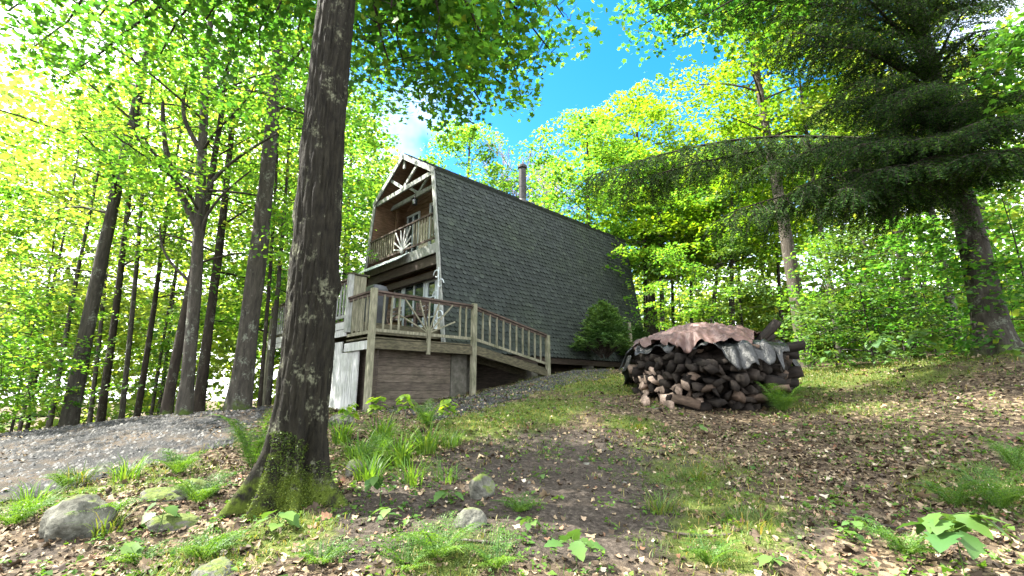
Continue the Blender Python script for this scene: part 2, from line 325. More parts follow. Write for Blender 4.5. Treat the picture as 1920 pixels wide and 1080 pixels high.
def ground_mat():
    t = NT('forest_floor'); a = t.N('VertexColor', layer_name='cover'); s = t.N('SeparateColor'); t.L(a.outputs[0], s.inputs[0])
    n1 = t.noise(3.5, 8, None, .7); n2 = t.noise(22, 6, None, .7); n3 = t.noise(70, 3)
    vo = t.N('TexVoronoi'); vo.inputs['Scale'].default_value = 24; wv = t.N('MixRGB', blend_type='ADD'); wv.inputs[0].default_value = .04; t.L(t.tc.outputs['Object'], wv.inputs[1]); nz_ = t.N('TexNoise'); nz_.inputs['Scale'].default_value = 9; t.L(t.tc.outputs['Object'], nz_.inputs['Vector']); t.L(nz_.outputs['Color'], wv.inputs[2]); t.L(wv.outputs[0], vo.inputs['Vector'])
    sc_ = t.N('SeparateColor'); t.L(vo.outputs['Color'], sc_.inputs[0])
    flat = t.ramp(sc_.outputs[0], [(0, (.02, .014, .010)), (.35, (.04, .029, .018)), (.6, (.08, .06, .036)), (.85, (.14, .105, .066)), (1, (.2, .16, .11))])
    litter = t.ramp(n2, [(.3, (.02, .014, .010)), (.5, (.06, .044, .03)), (.68, (.12, .095, .064)), (.8, (.2, .165, .12))])
    litter = t.mix(t.step(n1, .40, .52), litter, flat)
    soil = t.ramp(n2, [(.3, (.016, .013, .010)), (.55, (.05, .041, .033)), (.75, (.13, .11, .088))])
    moss = t.ramp(n2, [(.3, (.03, .045, .010)), (.55, (.07, .09, .020)), (.8, (.15, .145, .05))])
    c = t.mix(t.step(t.math('ADD', s.outputs[0], t.math('SUBTRACT', n1, .5)), .3, .6), litter, soil)
    c = t.mix(t.step(t.math('ADD', s.outputs[1], t.math('MULTIPLY', t.math('SUBTRACT', n1, .5), 1.2)), .42, .68), c, moss)
    return t.surf(c, .95, t.bump(t.math('ADD', n2, t.math('MULTIPLY', n3, .5)), .8, .04), .1)
build_ground()

def sheet(name, poly, mat_, lift, step=.05, seed=0):
    P = np.array(poly); x0, y0 = P.min(0) - .3; x1, y1 = P.max(0) + .3
    X, Y = np.meshgrid(np.arange(x0, x1, step), np.arange(y0, y1, step), indexing='ij')
    wx = X + (fbm2(X, Y, 1.6, 4, 1 + seed) - .47) * 1.0; wy = Y + (fbm2(X, Y, 1.6, 4, 5 + seed) - .47) * 1.0
    ok = inpoly(wx, wy, P); Z = gz(X, Y) + lift; n, m = X.shape; idx = np.arange(n * m).reshape(n, m)
    cell = ok[:-1, :-1] & ok[1:, :-1] & ok[1:, 1:] & ok[:-1, 1:]
    q = np.stack([idx[:-1, :-1], idx[1:, :-1], idx[1:, 1:], idx[:-1, 1:]], -1)[cell]
    used = np.unique(q); mp = np.zeros(n * m, int); mp[used] = np.arange(len(used))
    v = np.stack([X, Y, Z], -1).reshape(-1, 3)[used]
    return tag(link(name, mesh_from(name, v, [mp[q]], [mat_], True)), kind='structure')
t = NT('grey_gravel'); n = t.noise(55, 4, None, .8); n2 = t.noise(1.6, 5)
c = t.ramp(n, [(.32, (.010, .011, .0115)), (.55, (.025, .026, .0265)), (.75, (.065, .064, .062))]); c = t.mix(t.step(n2, .46, .62), c, t.mix(.6, c, (.09, .066, .042)))
M['gravel'] = t.surf(c, .9, t.bump(n, .9, .03), .2)
sheet('gravel_driveway', DRIVE, M['gravel'], .012)
sheet('gravel_path', PATH, M['gravel'], .012, .05, 4)

# ------------------------------------------------------------------ scattered leaf-shaped meshes
D4 = A([0, 0, 0], [-.5, .42, .1], [0, 1, 0], [.5, .42, .1]) if False else np.array([[0, 0, 0], [-.42, .45, .1], [0, 1, -.04], [.42, .45, .1]], float)
MAPLE = np.array([[0, 0, 0], [-.18, -.02, .02], [-.46, .16, .07], [-.28, .3, .04], [-.52, .62, .1], [-.2, .58, .03], [0, 1.02, -.03], [.2, .58, .03], [.52, .62, .1], [.28, .3, .04], [.46, .16, .07], [.18, -.02, .02]], float)
lu_ = np.linspace(0, 1, 9); lw_ = .40 * np.sin(np.pi * lu_ ** .75) ** .8 * (1 + .22 * np.sin(lu_ * 22)); lw_[0] = lw_[-1] = .01
OVATE = np.stack([np.stack([-lw_, lu_ - .12 * lw_, .10 * lw_ * 2 - .22 * lu_ ** 2], 1), np.stack([0 * lu_, lu_, -.22 * lu_ ** 2], 1), np.stack([lw_, lu_ - .12 * lw_, .10 * lw_ * 2 - .22 * lu_ ** 2], 1)], 1).reshape(-1, 3)
BROAD = np.array([[0, 0, 0], [-.2, -.06, .02], [-.42, .12, .06], [-.40, .32, .05], [-.46, .56, .09], [-.24, .66, .04], [0, 1.05, -.06], [.24, .66, .04], [.46, .56, .09], [.40, .32, .05], [.42, .12, .06], [.2, -.06, .02]], float)
def scatter(name, pos, nrm, size, shape, mats, rg, yaw=None, smooth=False):
    """one flat polygon per leaf: pos, normal, size; shape is the outline in leaf space"""
    n = len(pos); nrm = nrm / (np.linalg.norm(nrm, axis=1)[:, None] + 1e-9)
    a = rg.normal(size=(n, 3)) if yaw is None else yaw
    t1 = a - (a * nrm).sum(1)[:, None] * nrm; t1 /= np.linalg.norm(t1, axis=1)[:, None] + 1e-9; t2 = np.cross(t1, nrm)
    S = shape - A(0, .45, 0)
    v = pos[:, None] + (t2[:, None] * S[None, :, 0:1] + t1[:, None] * S[None, :, 1:2] + nrm[:, None] * S[None, :, 2:3]) * np.broadcast_to(size, (n,))[:, None, None]
    k = len(shape); q = np.arange(n * k).reshape(n, k)
    if k == 4:
        tri = np.concatenate([q[:, [0, 1, 2]], q[:, [0, 2, 3]]]); return mesh_from(name, v.reshape(-1, 3), [tri], mats, smooth)
    if k == 27:
        polys = [q[:, [3 * i + j, 3 * i + j + 1, 3 * i + j + 4, 3 * i + j + 3]] for i in range(8) for j in range(2)]; return mesh_from(name, v.reshape(-1, 3), polys, mats, True)
    if k == 12:
        polys = [q[:, [0, 1, 2, 3]], q[:, [0, 3, 4, 5]], q[:, [0, 5, 6, 7]], q[:, [0, 7, 8, 9]], q[:, [0, 9, 10, 11]]]
        return mesh_from(name, v.reshape(-1, 3), polys, mats, smooth)
    return mesh_from(name, v.reshape(-1, 3), [q], mats, smooth)
def spray_leaves(cen, rad, per, rg, tilt=.22, flat=.1):
    """leaves gathered in flattened sprays round each centre"""
    n = len(cen); nr = rg.normal(size=(n, 3)) * tilt + A(0, 0, 1); nr /= np.linalg.norm(nr, axis=1)[:, None]
    rad = np.broadcast_to(rad, (n,)); idx = np.repeat(np.arange(n), per); k = len(idx)
    a = rg.normal(size=(k, 3)); a -= (a * nr[idx]).sum(1)[:, None] * nr[idx]; a /= np.linalg.norm(a, axis=1)[:, None] + 1e-9
    r = np.sqrt(rg.random(k)) * rad[idx]
    p = cen[idx] + a * r[:, None] + nr[idx] * (rg.normal(size=k) * flat * rad[idx])[:, None]; p[:, 2] -= .22 * r * r / rad[idx]
    return p, nr[idx] + rg.normal(size=(k, 3)) * .38

def tree_geo(Ht, r0, R, zb, n_limb, n_spray, per, leaf, rg, lean=(0, 0), shape=D4, rise=.45, bend=.02, flare=1.25, sides=10, top=.9, spray_r=.75, limb_r=.22, skirt=0, fork=True):
    """trunk with limbs, and crown leaves, in metres with the base at the origin"""
    nz = max(14, int(Ht * 1.6)); s = np.linspace(0, 1, nz); ph = rg.random(4) * 6.3
    path = np.stack([lean[0] * s ** 1.2 + bend * Ht * .5 * (np.sin(s * 5 + ph[0]) - np.sin(ph[0])) * s, lean[1] * s ** 1.2 + bend * Ht * .5 * (np.sin(s * 4 + ph[1]) - np.sin(ph[1])) * s, s * Ht], 1)
    rad = r0 * (1 - .82 * s ** 1.15) ; h = s * Ht; rad = rad * (1 + (flare - 1) * np.exp(-h / (1.6 * r0 + .08)))
    path = np.vstack([path[:1] - A(0, 0, .35), path]); rad = np.r_[rad[0] * 1.05, rad]
    def rf(p, r, th):
        P = p[:, None, :] + .0; w = vnoise(np.stack([np.cos(th)[None] * 2.2 + p[:, 2:3] * .0 + ph[2], np.sin(th)[None] * 2.2 + p[:, 2:3] * .0, np.broadcast_to(p[:, 2:3] * 1.3, (len(p), len(th)))], -1))
        return r[:, None] * (.86 + .28 * w)
    V, Q = [], []; off = 0
    def put(v, q):
        nonlocal off; V.append(v); Q.append(q + off); off += len(v)
    put(*tube(path, rad, sides, rf))
    cen = []; az = rg.random() * 6.3
    for i in range(n_limb):
        f = zb + (top - zb) * (i + .5 * rg.random()) / n_limb; az += 2.4 + rg.normal() * .3
        p0 = np.array([np.interp(f, s, path[1:, k]) for k in range(3)]); r1 = np.interp(f, s, rad[1:])
        prof = math.sqrt(max(.05, 1 - ((f - zb) / (1.02 - zb)) ** 2)) * (.75 + .5 * rg.random()); ln = R * prof
        up = rise * (.5 + f) + rg.normal() * .1; k = 7; u = np.linspace(0, 1, k)
        dv = A(cos(az), sin(az), 0); side = A(-sin(az), cos(az), 0)
        pts = p0 + dv * (ln * u)[:, None] + A(0, 0, 1) * (ln * (up * u - .28 * u * u))[:, None] + side * (ln * .12 * np.sin(u * 3 + rg.random() * 6))[:, None] * u[:, None]
        put(*tube(pts, np.maximum(r1 * limb_r * 1.6 * (1 - .85 * u), .008), 5))
        ns = max(2, int(round(n_spray * prof)))
        for j in range(ns):
            uu = .25 + .78 * math.sqrt(rg.random()); b = np.array([np.interp(min(uu, 1), u, pts[:, q]) for q in range(3)])
            e = b + side * rg.normal() * .42 * ln * (.35 + .4 * uu) + dv * rg.normal() * .25 + A(0, 0, rg.normal() * .35 - .05)
            cen.append(e); mid = (b + e) / 2 + A(0, 0, .06)
            put(*tube(np.stack([b, mid, e]), A(.012, .009, .004) * (.6 + r0), 3))
    for j in range(int(n_spray * 1.5)): cen.append(path[-1] + rg.normal(size=3) * A(.5, .5, .4) * R * .3)
    cen = np.array(cen)
    if len(cen) and skirt:
        z = rg.random(skirt); a = rg.random(skirt) * 6.3; rr = R * .8 * np.sqrt(rg.random(skirt))
        cen = np.vstack([cen, np.stack([np.cos(a) * rr, np.sin(a) * rr, Ht * (.12 + zb * z)], 1)])
    p, nn = spray_leaves(cen, spray_r * (.6 + .7 * rg.random(len(cen))), per, rg)
    return np.concatenate(V), np.concatenate(Q), p, nn, leaf * (.7 + .6 * rg.random(len(p)))
def tree(name, base, label, bark, leafm, group=None, seed=0, shape=D4, cat='tree', **k):
    rg = np.random.default_rng(1000 + seed); v, q, p, n, sz = tree_geo(rg=rg, shape=shape, **k)
    o = thing(name, base, label, cat, group)
    link('trunk', mesh_from('trunk', v, [q], [M[bark]], True), o); link('crown', scatter('crown', p, n, sz, shape, [M[leafm]], rg), o)
    return o
def tree_copy(src, loc, rz, s, label, group=None):
    r = src.copy(); sc.collection.objects.link(r); r.location = loc; r.rotation_euler[2] = rz; r.scale = (s, s, s); r['label'] = label
    if group: r['group'] = group
    elif 'group' in r: del r['group']
    for ch in src.children:
        c = ch.copy(); sc.collection.objects.link(c); c.parent = r
    return r

# ------------------------------------------------------------------ the cabin
W, KI, ZK, ZP, LN = 5.553, .805, 5.188, 6.458, 10.478
ZF = 2.48                                                 # underside of the balcony
ul = lambda z: KI * z / ZK                                # right wall line at height z
def build_cabin():
    base = H(W / 2, 0, 0); base[2] = g1(*H(0, 6, 0)[:2])
    cab = thing('cabin', base, 'gambrel-roofed cabin with dark shingled side and small railed balcony under the gable', 'cabin')
    rg = np.random.default_rng(3)
    def slope(pa, pb, out, v0=-.02, v1=LN):
        (ua, za), (ub, zb) = pa, pb; ln = math.hypot(ub - ua, zb - za); d = A(ub - ua, zb - za) / ln; nn = A(-d[1], d[0]); nn = nn if nn @ A(*out) > 0 else -nn
        P = lambda s, v, h: H(ua + d[0] * s + nn[0] * h, v, za + d[1] * s + nn[1] * h)
        b = MB(); b.hexa([P(0, v0, -.1), P(ln, v0, -.1), P(ln, v1, -.1), P(0, v1, -.1), P(0, v0, 0), P(ln, v0, 0), P(ln, v1, 0), P(0, v1, 0)])
        e = .138; w = .17; r = 0; s = -.02
        while s < ln - .03:
            v = v0 - rg.random() * w
            while v < v1:
                ww = w * (.8 + .4 * rg.random()); a, c = max(v + .004, v0), min(v + ww - .004, v1); L2 = min(e + .06, ln - s); dz = (rg.random() - .5) * .022
                if c - a > .04:
                    h0 = .022 + .018 * rg.random(); h1 = .005; m = (a + c) / 2; cc = (c - a) * .3; s0 = max(s + dz, 0)
                    q = [(s + L2, a, h1), (s + L2, c, h1), (s0 + .035, c, h0), (s0, c - cc, h0), (s0, a + cc, h0), (s0 + .035, a, h0)]
                    pts = [P(*x) for x in q] + [P(x[0], x[1], .001) for x in q[2:]]
                    f = [(0, 1, 2, 3, 4, 5), (2, 6, 7, 3), (3, 7, 8, 4), (4, 8, 9, 5)]
                    b.add(pts, f)
                v += ww
            s += e; r += 1
        return b.build('roof_slope', M['shingle'], cab)
    zb = -.42
    slope((ul(zb), zb), (KI, ZK), (-1, 0))
    up = slope((KI - .06, ZK + .005), (W / 2, ZP + .02), (0, 1))
    slope((W - KI + .06, ZK + .005), (W / 2, ZP + .02), (0, 1))
    slope((W - ul(zb), zb), (W - KI, ZK), (1, 0))
    # chimney pipe, a piece of the roof
    c = H(1.3, 4.28, 5.3); b = MB()
    b.tube([c, c + A(0, 0, 1.62)], .145, 18); b.tube([c + A(0, 0, 1.55), c + A(0, 0, 1.6), c + A(0, 0, 1.68), c + A(0, 0, 1.74)], A(.15, .185, .185, .13), 18)
    b.tube([c + A(0, 0, .8), c + A(0, 0, .84)], .152, 18); b.tube([c, c + A(0, 0, .12), c + A(0, 0, .3)], A(.28, .22, .15), 18)
    b.build('chimney_pipe', M['steel'], up, smooth=False)
    # rake boards on the front edge
    for pa, pb in (((ul(zb) + .075, zb), (KI + .08, ZK - .03)), ((KI + .0, ZK + .02), (W / 2, ZP - .02)), ((W - KI, ZK + .02), (W / 2, ZP - .022)), ((W - ul(zb) - .075, zb), (W - KI - .08, ZK - .03))):
        b = MB(); s = -.045 if abs(pa[0] - W / 2) > W / 2 - KI - .01 and pa[1] < 0 else -.05
        b.hbar((pa[0], s, pa[1]), (pb[0], s, pb[1]), .04, .15, (*HU, 0)) if pa[1] < 0 else b.hbar((pa[0], s - .006, pa[1] - .06), (pb[0], s - .006, pb[1] - .06), .04, .17)
        b.build('rake_board', M['pale'], cab)
    # trusses: tie beam and V braces, at the front and a second one behind
    for v, s in ((.03, 1), (.62, .96)):
        b = MB(); b.hbar((KI + .05, v, ZK - .02), (W - KI - .05, v, ZK - .02), .07, .15)
        b.hbar((W / 2, v + .001, ZK + .03), (KI + 1.02, v + .001, ZK + .66), .055, .1); b.hbar((W / 2, v + .003, ZK + .03), (W - KI - 1.02, v + .003, ZK + .66), .055, .1)
        if v < .3: b.hbar((W / 2, v, ZP - .12), (W / 2, v, ZP - .52), .06, .1, (*HU, 0))
        b.build('truss', M['pale'], cab)
    # inside lining of the loft, its back wall and floor
    b = MB()
    for sg in (0, 1):
        f = (lambda u: W - u) if sg else (lambda u: u)
        b.hexa([H(f(ul(-.3) + .13), .01, -.3), H(f(ul(-.3) + .13), 1.3, -.3), H(f(ul(-.3) + .105), 1.3, -.3), H(f(ul(-.3) + .105), .01, -.3), H(f(KI + .13), .01, ZK), H(f(KI + .13), 1.3, ZK), H(f(KI + .105), 1.3, ZK), H(f(KI + .105), .01, ZK)])
        b.hexa([H(f(KI), .01, ZK - .1), H(f(KI), 1.3, ZK - .1), H(f(KI), 1.3, ZK - .12), H(f(KI), .01, ZK - .12), H(f(W / 2), .01, ZP - .12), H(f(W / 2), 1.3, ZP - .12), H(f(W / 2), 1.3, ZP - .14), H(f(W / 2), .01, ZP - .14)])
    b.hbar((W - 1.15, .75, 2.7), (W - 1.15, .75, ZK - .1), .09, .09)
    b.build('lining', M['brown'], cab)
    def wall(v, z0, z1, m, name='wall'):
        b = MB(); s = .19; z = z0
        while z < z1 - .01:
            za, zb_ = z, min(z + s, z1)
            def ins(q): return ul(q) + .1 if q < ZK else KI + .1 + (q - ZK) * (W / 2 - KI) / (ZP - ZK)
            a0, a1 = ins(za), ins(zb_ - .008)
            b.hexa([H(a0, v - .012, za), H(W - a0, v - .012, za), H(W - a0, v + .06, za), H(a0, v + .06, za), H(a1, v, zb_ - .008), H(W - a1, v, zb_ - .008), H(W - a1, v + .06, zb_ - .008), H(a1, v + .06, zb_ - .008)])
            z = zb_
        return b.build(name, m, cab)
    wall(1.2, 2.5, ZP - .16, M['brown']); wall(.6, -.2, ZF - .02, M['brown']); wall(LN - .08, -.3, ZP - .16, M['brown'])
    # cream boards of the upper wall by the door, cream panel below by the trim
    def window(v, u0, u1, z0, z1, nu, nz=1, fr=.07, door=False):
        b = MB(); b.box(u0, u1, v - .055, v + .01, z0, z0 + fr); b.box(u0, u1, v - .055, v + .01, z1 - fr, z1)
        for i in range(nu + 1):
            w = fr if i in (0, nu) else fr * .75; c = u0 + fr / 2 + (u1 - u0 - fr) * i / nu; b.box(c - w / 2, c + w / 2, v - .051, v + .012, z0 + fr, z1 - fr)
        for i in range(1, nz):
            c = z0 + (z1 - z0) * i / nz; b.box(u0 + fr, u1 - fr, v - .044, v + .008, c - .02, c + .02)
        o = b.build('door' if door else 'window', M['frame'], cab)
        MB().box(u0 + fr * .5, u1 - fr * .5, v - .022, v - .012, z0 + fr * .5, z1 - fr * .5).build('pane', M['glass'], o); return o
    px = lambda x, y, v: on_v(x, y, v)
    # loft: window and glazed door, from their corners seen over the rail
    a = px(762, 408, 1.12); c = px(785, 402, 1.12); window(1.2, c[0], a[0], ZF + .7, a[1] + .03, 2)
    a = px(804, 384, 1.12); window(1.2, a[0] - .85, a[0], ZF + .1, a[1] + .05, 1, 4, .12, True)
    b = MB(); u0, u1 = a[0] + .03, c[0] - .03
    for i in range(9): b.box(u0, u1, 1.165 - .004, 1.185, ZF + .1 + i * .2, ZF + .1 + i * .2 + .19)
    b.build('cream_boards', M['cream'], cab)
    # ground floor: white framed window band and a narrow glazed door
    v = .6; T = 2.0
    xs = [px(x, 560, v - .04)[0] for x in (738, 756, 777, 796)]
    b = MB()
    for i in range(3): pass
    window(v, xs[1] + .03, xs[0], .8, T, 1, 1, .1); window(v, xs[3], xs[1], .45, T, 2, 1, .085)
    ud = px(820, 560, v - .04)[0]; window(v, ud, xs[3] - .04, .1, T, 1, 3, .15, True)
    b = MB()
    for i in range(8): b.box(.5, ud - .03, v - .045, v - .02, .05 + i * .2, .05 + i * .2 + .19)
    b.build('cream_boards', M['cream'], cab)
    # balcony: floor, fascia, beam, railing with a sunburst
    MB().box(ul(2.6) + .14, W - ul(2.6) - .14, .02, 1.25, ZF + .05, ZF + .17).build('balcony_floor', M['darkbrown'], cab)
    b = MB(); b.box(ul(2.6) + .02, W - ul(2.6) - .02, -.03, .015, ZF - .01, ZF + .3); b.build('fascia_board', M['pale'], cab)
    b = MB(); b.box(.5, W - .5, .05, .2, ZF - .32, ZF - .04); b.box(.45, W - .45, .3, .46, ZF - .6, ZF - .4); b.build('beam', M['darkbrown'], cab)
    rl = MB(); zr0, zr1 = ZF + .44, ZF + 1.24; ua, ub = ul(zr1) + .1, W - ul(zr1) - .1
    rl.box(ua, ub, -.06, .02, zr1, zr1 + .05); rl.box(ua - .05, ub + .05, -.03, .01, zr0, zr0 + .06)
    r_ = rl.build('balcony_railing', M['rail'], cab)
    ctr = 2.55
    us = np.arange(ua + .1, ub, .155)
    for u in us:
        if abs(u - ctr) > .55: MB().box(u - .02, u + .02, -.036, .004, zr0 + .06, zr1).build('baluster', M['deck'], r_)
    for k, a in enumerate(np.linspace(-78, 78, 8)):
        s, c_ = math.sin(radians(a)), math.cos(radians(a)); l = min(.7 / max(c_, .01), .52 / max(abs(s), .01))
        MB().hbar((ctr, -.02 - .0007 * k, zr0 + .05), (ctr + s * l, -.02 - .0007 * k, zr0 + .05 + c_ * l), .03, .04).build('spoke', M['white'], r_)
    hb = MB(); 
    hb.tube([H(ctr, -.06, zr0 + .02), H(ctr, .0, zr0 + .02)], .09, 14); hb.build('sunburst_hub', M['white'], r_)
    # corrugated awning below the balcony
    n = 120; u = np.linspace(2.05, W - .42, n); d = np.linspace(0, 1, 4); vv = []
    for j in d:
        for i, q in enumerate(u): vv.append(H(q, -.05 - .4 * j, ZF + .3 - .3 * j + .016 * math.sin(i * 1.25)))
    q = [(j * n + i, j * n + i + 1, (j + 1) * n + i + 1, (j + 1) * n + i) for j in range(3) for i in range(n - 1)]
    o = MB().add(vv, q).build('awning_sheet', M['sheet'], cab); s = o.modifiers.new('t', 'SOLIDIFY'); s.thickness = .004
    # foundation: sill beam and piers along the right side
    MB().box(.03, .2, .0, LN, -.62, -.43).build('sill_beam', M['darkbrown'], cab)
    for vq in (.6, 3.4, 6.4, 9.6):
        g = g1(*H(.2, vq, 0)[:2]); MB().box(.06, .36, vq, vq + .3, g - HZ - .3, -.625).build('pier', M['concrete'], cab)
    MB().box(1.2, 1.25, .6, LN - .1, -2.6, -.5).build('crawlspace_wall', M['darkbrown'], cab)
    # pale climbing trellis scroll on the front trim
    return cab
cabin = build_cabin()

# ------------------------------------------------------------------ the deck with its ramp
ZM, ZL, ZE = .18, -.31, -.86                              # main deck, landing, foot of the ramp
VF, VC, VD, UO, UB = -2.66, .16, 3.0, -1.0, .30           # front line, ramp top, ramp foot, outer line, step
def build_deck():
    base = H(UO, VF, 0); base[2] = g1(base[0], base[1])
    dk = thing('deck', base, 'weathered wooden deck on posts wrapping the cabin front with a ramp down its side', 'deck')
    UE = 6.15
    def boards(u0, u1, v0, v1, za, zb, along_v=True):
        b = MB(); n = int(round((u1 - u0) / .145)); w = (u1 - u0) / n
        for i in range(n): b.hexa([H(u0 + i * w + .004, v0, za - .035), H(u0 + (i + 1) * w - .004, v0, za - .035), H(u0 + (i + 1) * w - .004, v1, zb - .035), H(u0 + i * w + .004, v1, zb - .035),
                                   H(u0 + i * w + .004, v0, za), H(u0 + (i + 1) * w - .004, v0, za), H(u0 + (i + 1) * w - .004, v1, zb), H(u0 + i * w + .004, v1, zb)])
        return b.build('floor', M['deckdark'], dk)
    boards(UB, UE, VF, .55, ZM, ZM); boards(UO + .02, UB - .02, VF, VC, ZL, ZL); boards(UO + .02, -.12, VC + .01, VD + .1, ZL - .005, ZE)
    # rim boards
    def rim(p, q, w, h, m='deckdark'): return MB().hbar(p, q, w, h).build('fascia_board', M[m], dk)
    rim((UB - .02, VF - .022, ZM - .13), (UE, VF - .022, ZM - .13), .04, .17, 'white'); rim((UB - .02, VF - .02, ZM - .31), (UE, VF - .02, ZM - .31), .036, .16, 'white')
    rim((UO + .06, VF - .022, ZL - .18), (UB - .025, VF - .022, ZL - .18), .04, .19, 'white')
    rim((UO - .02, VF + .06, ZL - .16), (UO - .02, VC - .06, ZL - .16), .04, .21); rim((UO - .02, VC + .06, ZL - .16), (UO - .02, VD - .02, ZE - .13), .04, .19)
    rim((-.1, VC, ZL - .16), (-.1, VD, ZE - .13), .04, .19); rim((UB, VF + .02, ZM - .16), (UB, .0, ZM - .16), .04, .24); rim((UE, VF, ZM - .16), (UE, .5, ZM - .16), .04, .24, 'pale')
    for v in np.arange(VF + .5, .4, .6): rim((UB + .03, v, ZM - .14), (UE - .03, v, ZM - .14), .04, .18)
    for v in (VF + .7, VF + 1.5, -.2): rim((UO + .01, v, ZL - .14), (UB - .05, v, ZL - .14), .04, .16)
    # posts, standing on the ground
    def post(u, v, ztop, w=.105, m='deck', foot=True):
        p = H(u, v, 0); g = g1(p[0], p[1]) - HZ - .25 if foot else ZM - .3
        return MB().box(u - w / 2, u + w / 2, v - w / 2, v + w / 2, g, ztop).build('post', M[m], dk, .006)
    ZT = ZL + 1.06
    post(UO - .01, VF - .01, ZT, .125); post(UO - .01, VC, ZT, .125); post(UO - .01, VD, ZE + 1.0, .12)
    post(UE, VF, ZM + 1.05); post(3.4, VF + .12, ZM - .3); post(UE, .4, ZM + 1.05); post(4.8, VF + .03, ZM + 1.02, .09, 'deck', False)
    bw = MB(); bw.box(UB - .07, UB + .07, VF - .05, VF + .07, ZM - .3, ZM + 1.12); bw.build('post', M['pale'], dk, .006)
    # wide half wall running back from the corner of the main deck
    b = MB()
    for i in range(2): b.box(UB - .062, UB - .01, VF + .075 + i * .16, VF + .075 + i * .16 + .152, ZM - .25, ZM + 1.1)
    b.build('half_wall', M['deck'], dk)
    MB().box(UB - .09, UB + .09, VF - .07, VF + .45, ZM + 1.12, ZM + 1.15).build('cap_board', M['deckdark'], dk)
    def railing(p0, p1, gap, skip=None, h0=.14, h1=1.0, mt='rail', mb='deck'):
        """p0, p1 are floor points of the run"""
        p0, p1 = A(*p0), A(*p1); Z = lambda h: A(0, 0, h); b = MB(); ln = np.linalg.norm(p1 - p0)
        b.hbar(p0 + Z(h1), p1 + Z(h1), .11, .045); b.hbar(p0 + Z(h1 - .06), p1 + Z(h1 - .06), .035, .06)
        r = b.build('railing', M[mt], dk); MB().hbar(p0 + Z(h0), p1 + Z(h0), .04, .07).build('rail', M[mb], r); n = int(round(ln / gap))
        for i in range(1, n):
            q = p0 + (p1 - p0) * i / n
            if skip and skip[0] < i / n < skip[1]: continue
            MB().hbar(q + Z(h0 + .03), q + Z(h1 - .05), .038, .038).build('baluster', M[mb], r)
        if skip:
            c = p0 + (p1 - p0) * (skip[0] + skip[1]) / 2; half = ln * (skip[1] - skip[0]) / 2; dd = (p1 - p0) / ln
            for k, a in enumerate((-66, -42, -20, 0, 20, 42, 66)):
                s, co = math.sin(radians(a)), math.cos(radians(a)); l = min((h1 - h0 - .1) / co, half * .97 / max(abs(s), .01))
                of = A(-.004 * (k + 1), 0, 0) if abs(dd[1]) > .5 else A(0, -.004 * (k + 1), 0)
                MB().hbar(c + Z(h0 + .04) + of, c + dd * s * l + Z(h0 + .04 + co * l) + of, .026, .032).build('spoke', M[mb], r)
            MB().hbar(c + Z(-.33) + A(-.03, 0, 0), c + Z(h0 + .1) + A(-.03, 0, 0), .05, .09).build('baluster', M[mb], r) if abs(dd[1]) > .5 else None
        return r
    railing((UO, VF + .06, ZL), (UO, VC - .06, ZL), .2, (.22, .80)); railing((UO, VC + .06, ZL - .01), (UO, VD - .05, ZE + .01), .255, None, .14, .99)
    railing((UO + .06, VF, ZL), (UB - .08, VF, ZL), .235, None, .1, 1.0)
    railing((UB + .08, VF, ZM), (4.75, VF, ZM), .2, (.42, .72), .1, 1.0, 'rail', 'pale'); railing((4.85, VF, ZM), (UE - .05, VF, ZM), .2, None, .1, 1.0, 'rail', 'pale'); railing((UE, VF + .06, ZM), (UE, .35, ZM), .2)
    # skirting under the deck: white upright boards in front, brown lying boards at the side, a pale end panel
    b = MB(); u = -.36; i = 0
    while u < 3.6:
        w = .26 + .05 * ((i * 7) % 3); p = H(u, VF, 0); b.box(u, u + w - .008, VF + .03, VF + .06 + .004 * (i % 3), g1(p[0], p[1]) - HZ - .15, (ZL - .285 if u < UB else ZM - .5)); u += w; i += 1
    b.build('skirting', M['white'], dk)
    b = MB(); p = H(-.7, VF, 0); b.box(-.93, .2, VF + .2, VF + .23, g1(p[0], p[1]) - HZ - .15, ZL - .2); b.build('skirting', M['darkbrown'], dk)
    b = MB(); z = ZL - .24; i = 0
    while z > -2.4:
        b.box(-.62, -.575 + .006 * (i % 3), VF + .22, -.27, z - .178, z); z -= .185; i += 1; i += 1
    b.build('skirting', M['skirt'], dk); MB().box(-.56, -.545, VF + .24, -.29, -2.3, ZL - .26).build('backing_board', M['darkbrown'], dk)
    MB().box(-.64, -.5, -.26, .24, -2.0, ZL - .26).build('end_panel', M['concrete'], dk)
    return dk
deck = build_deck()

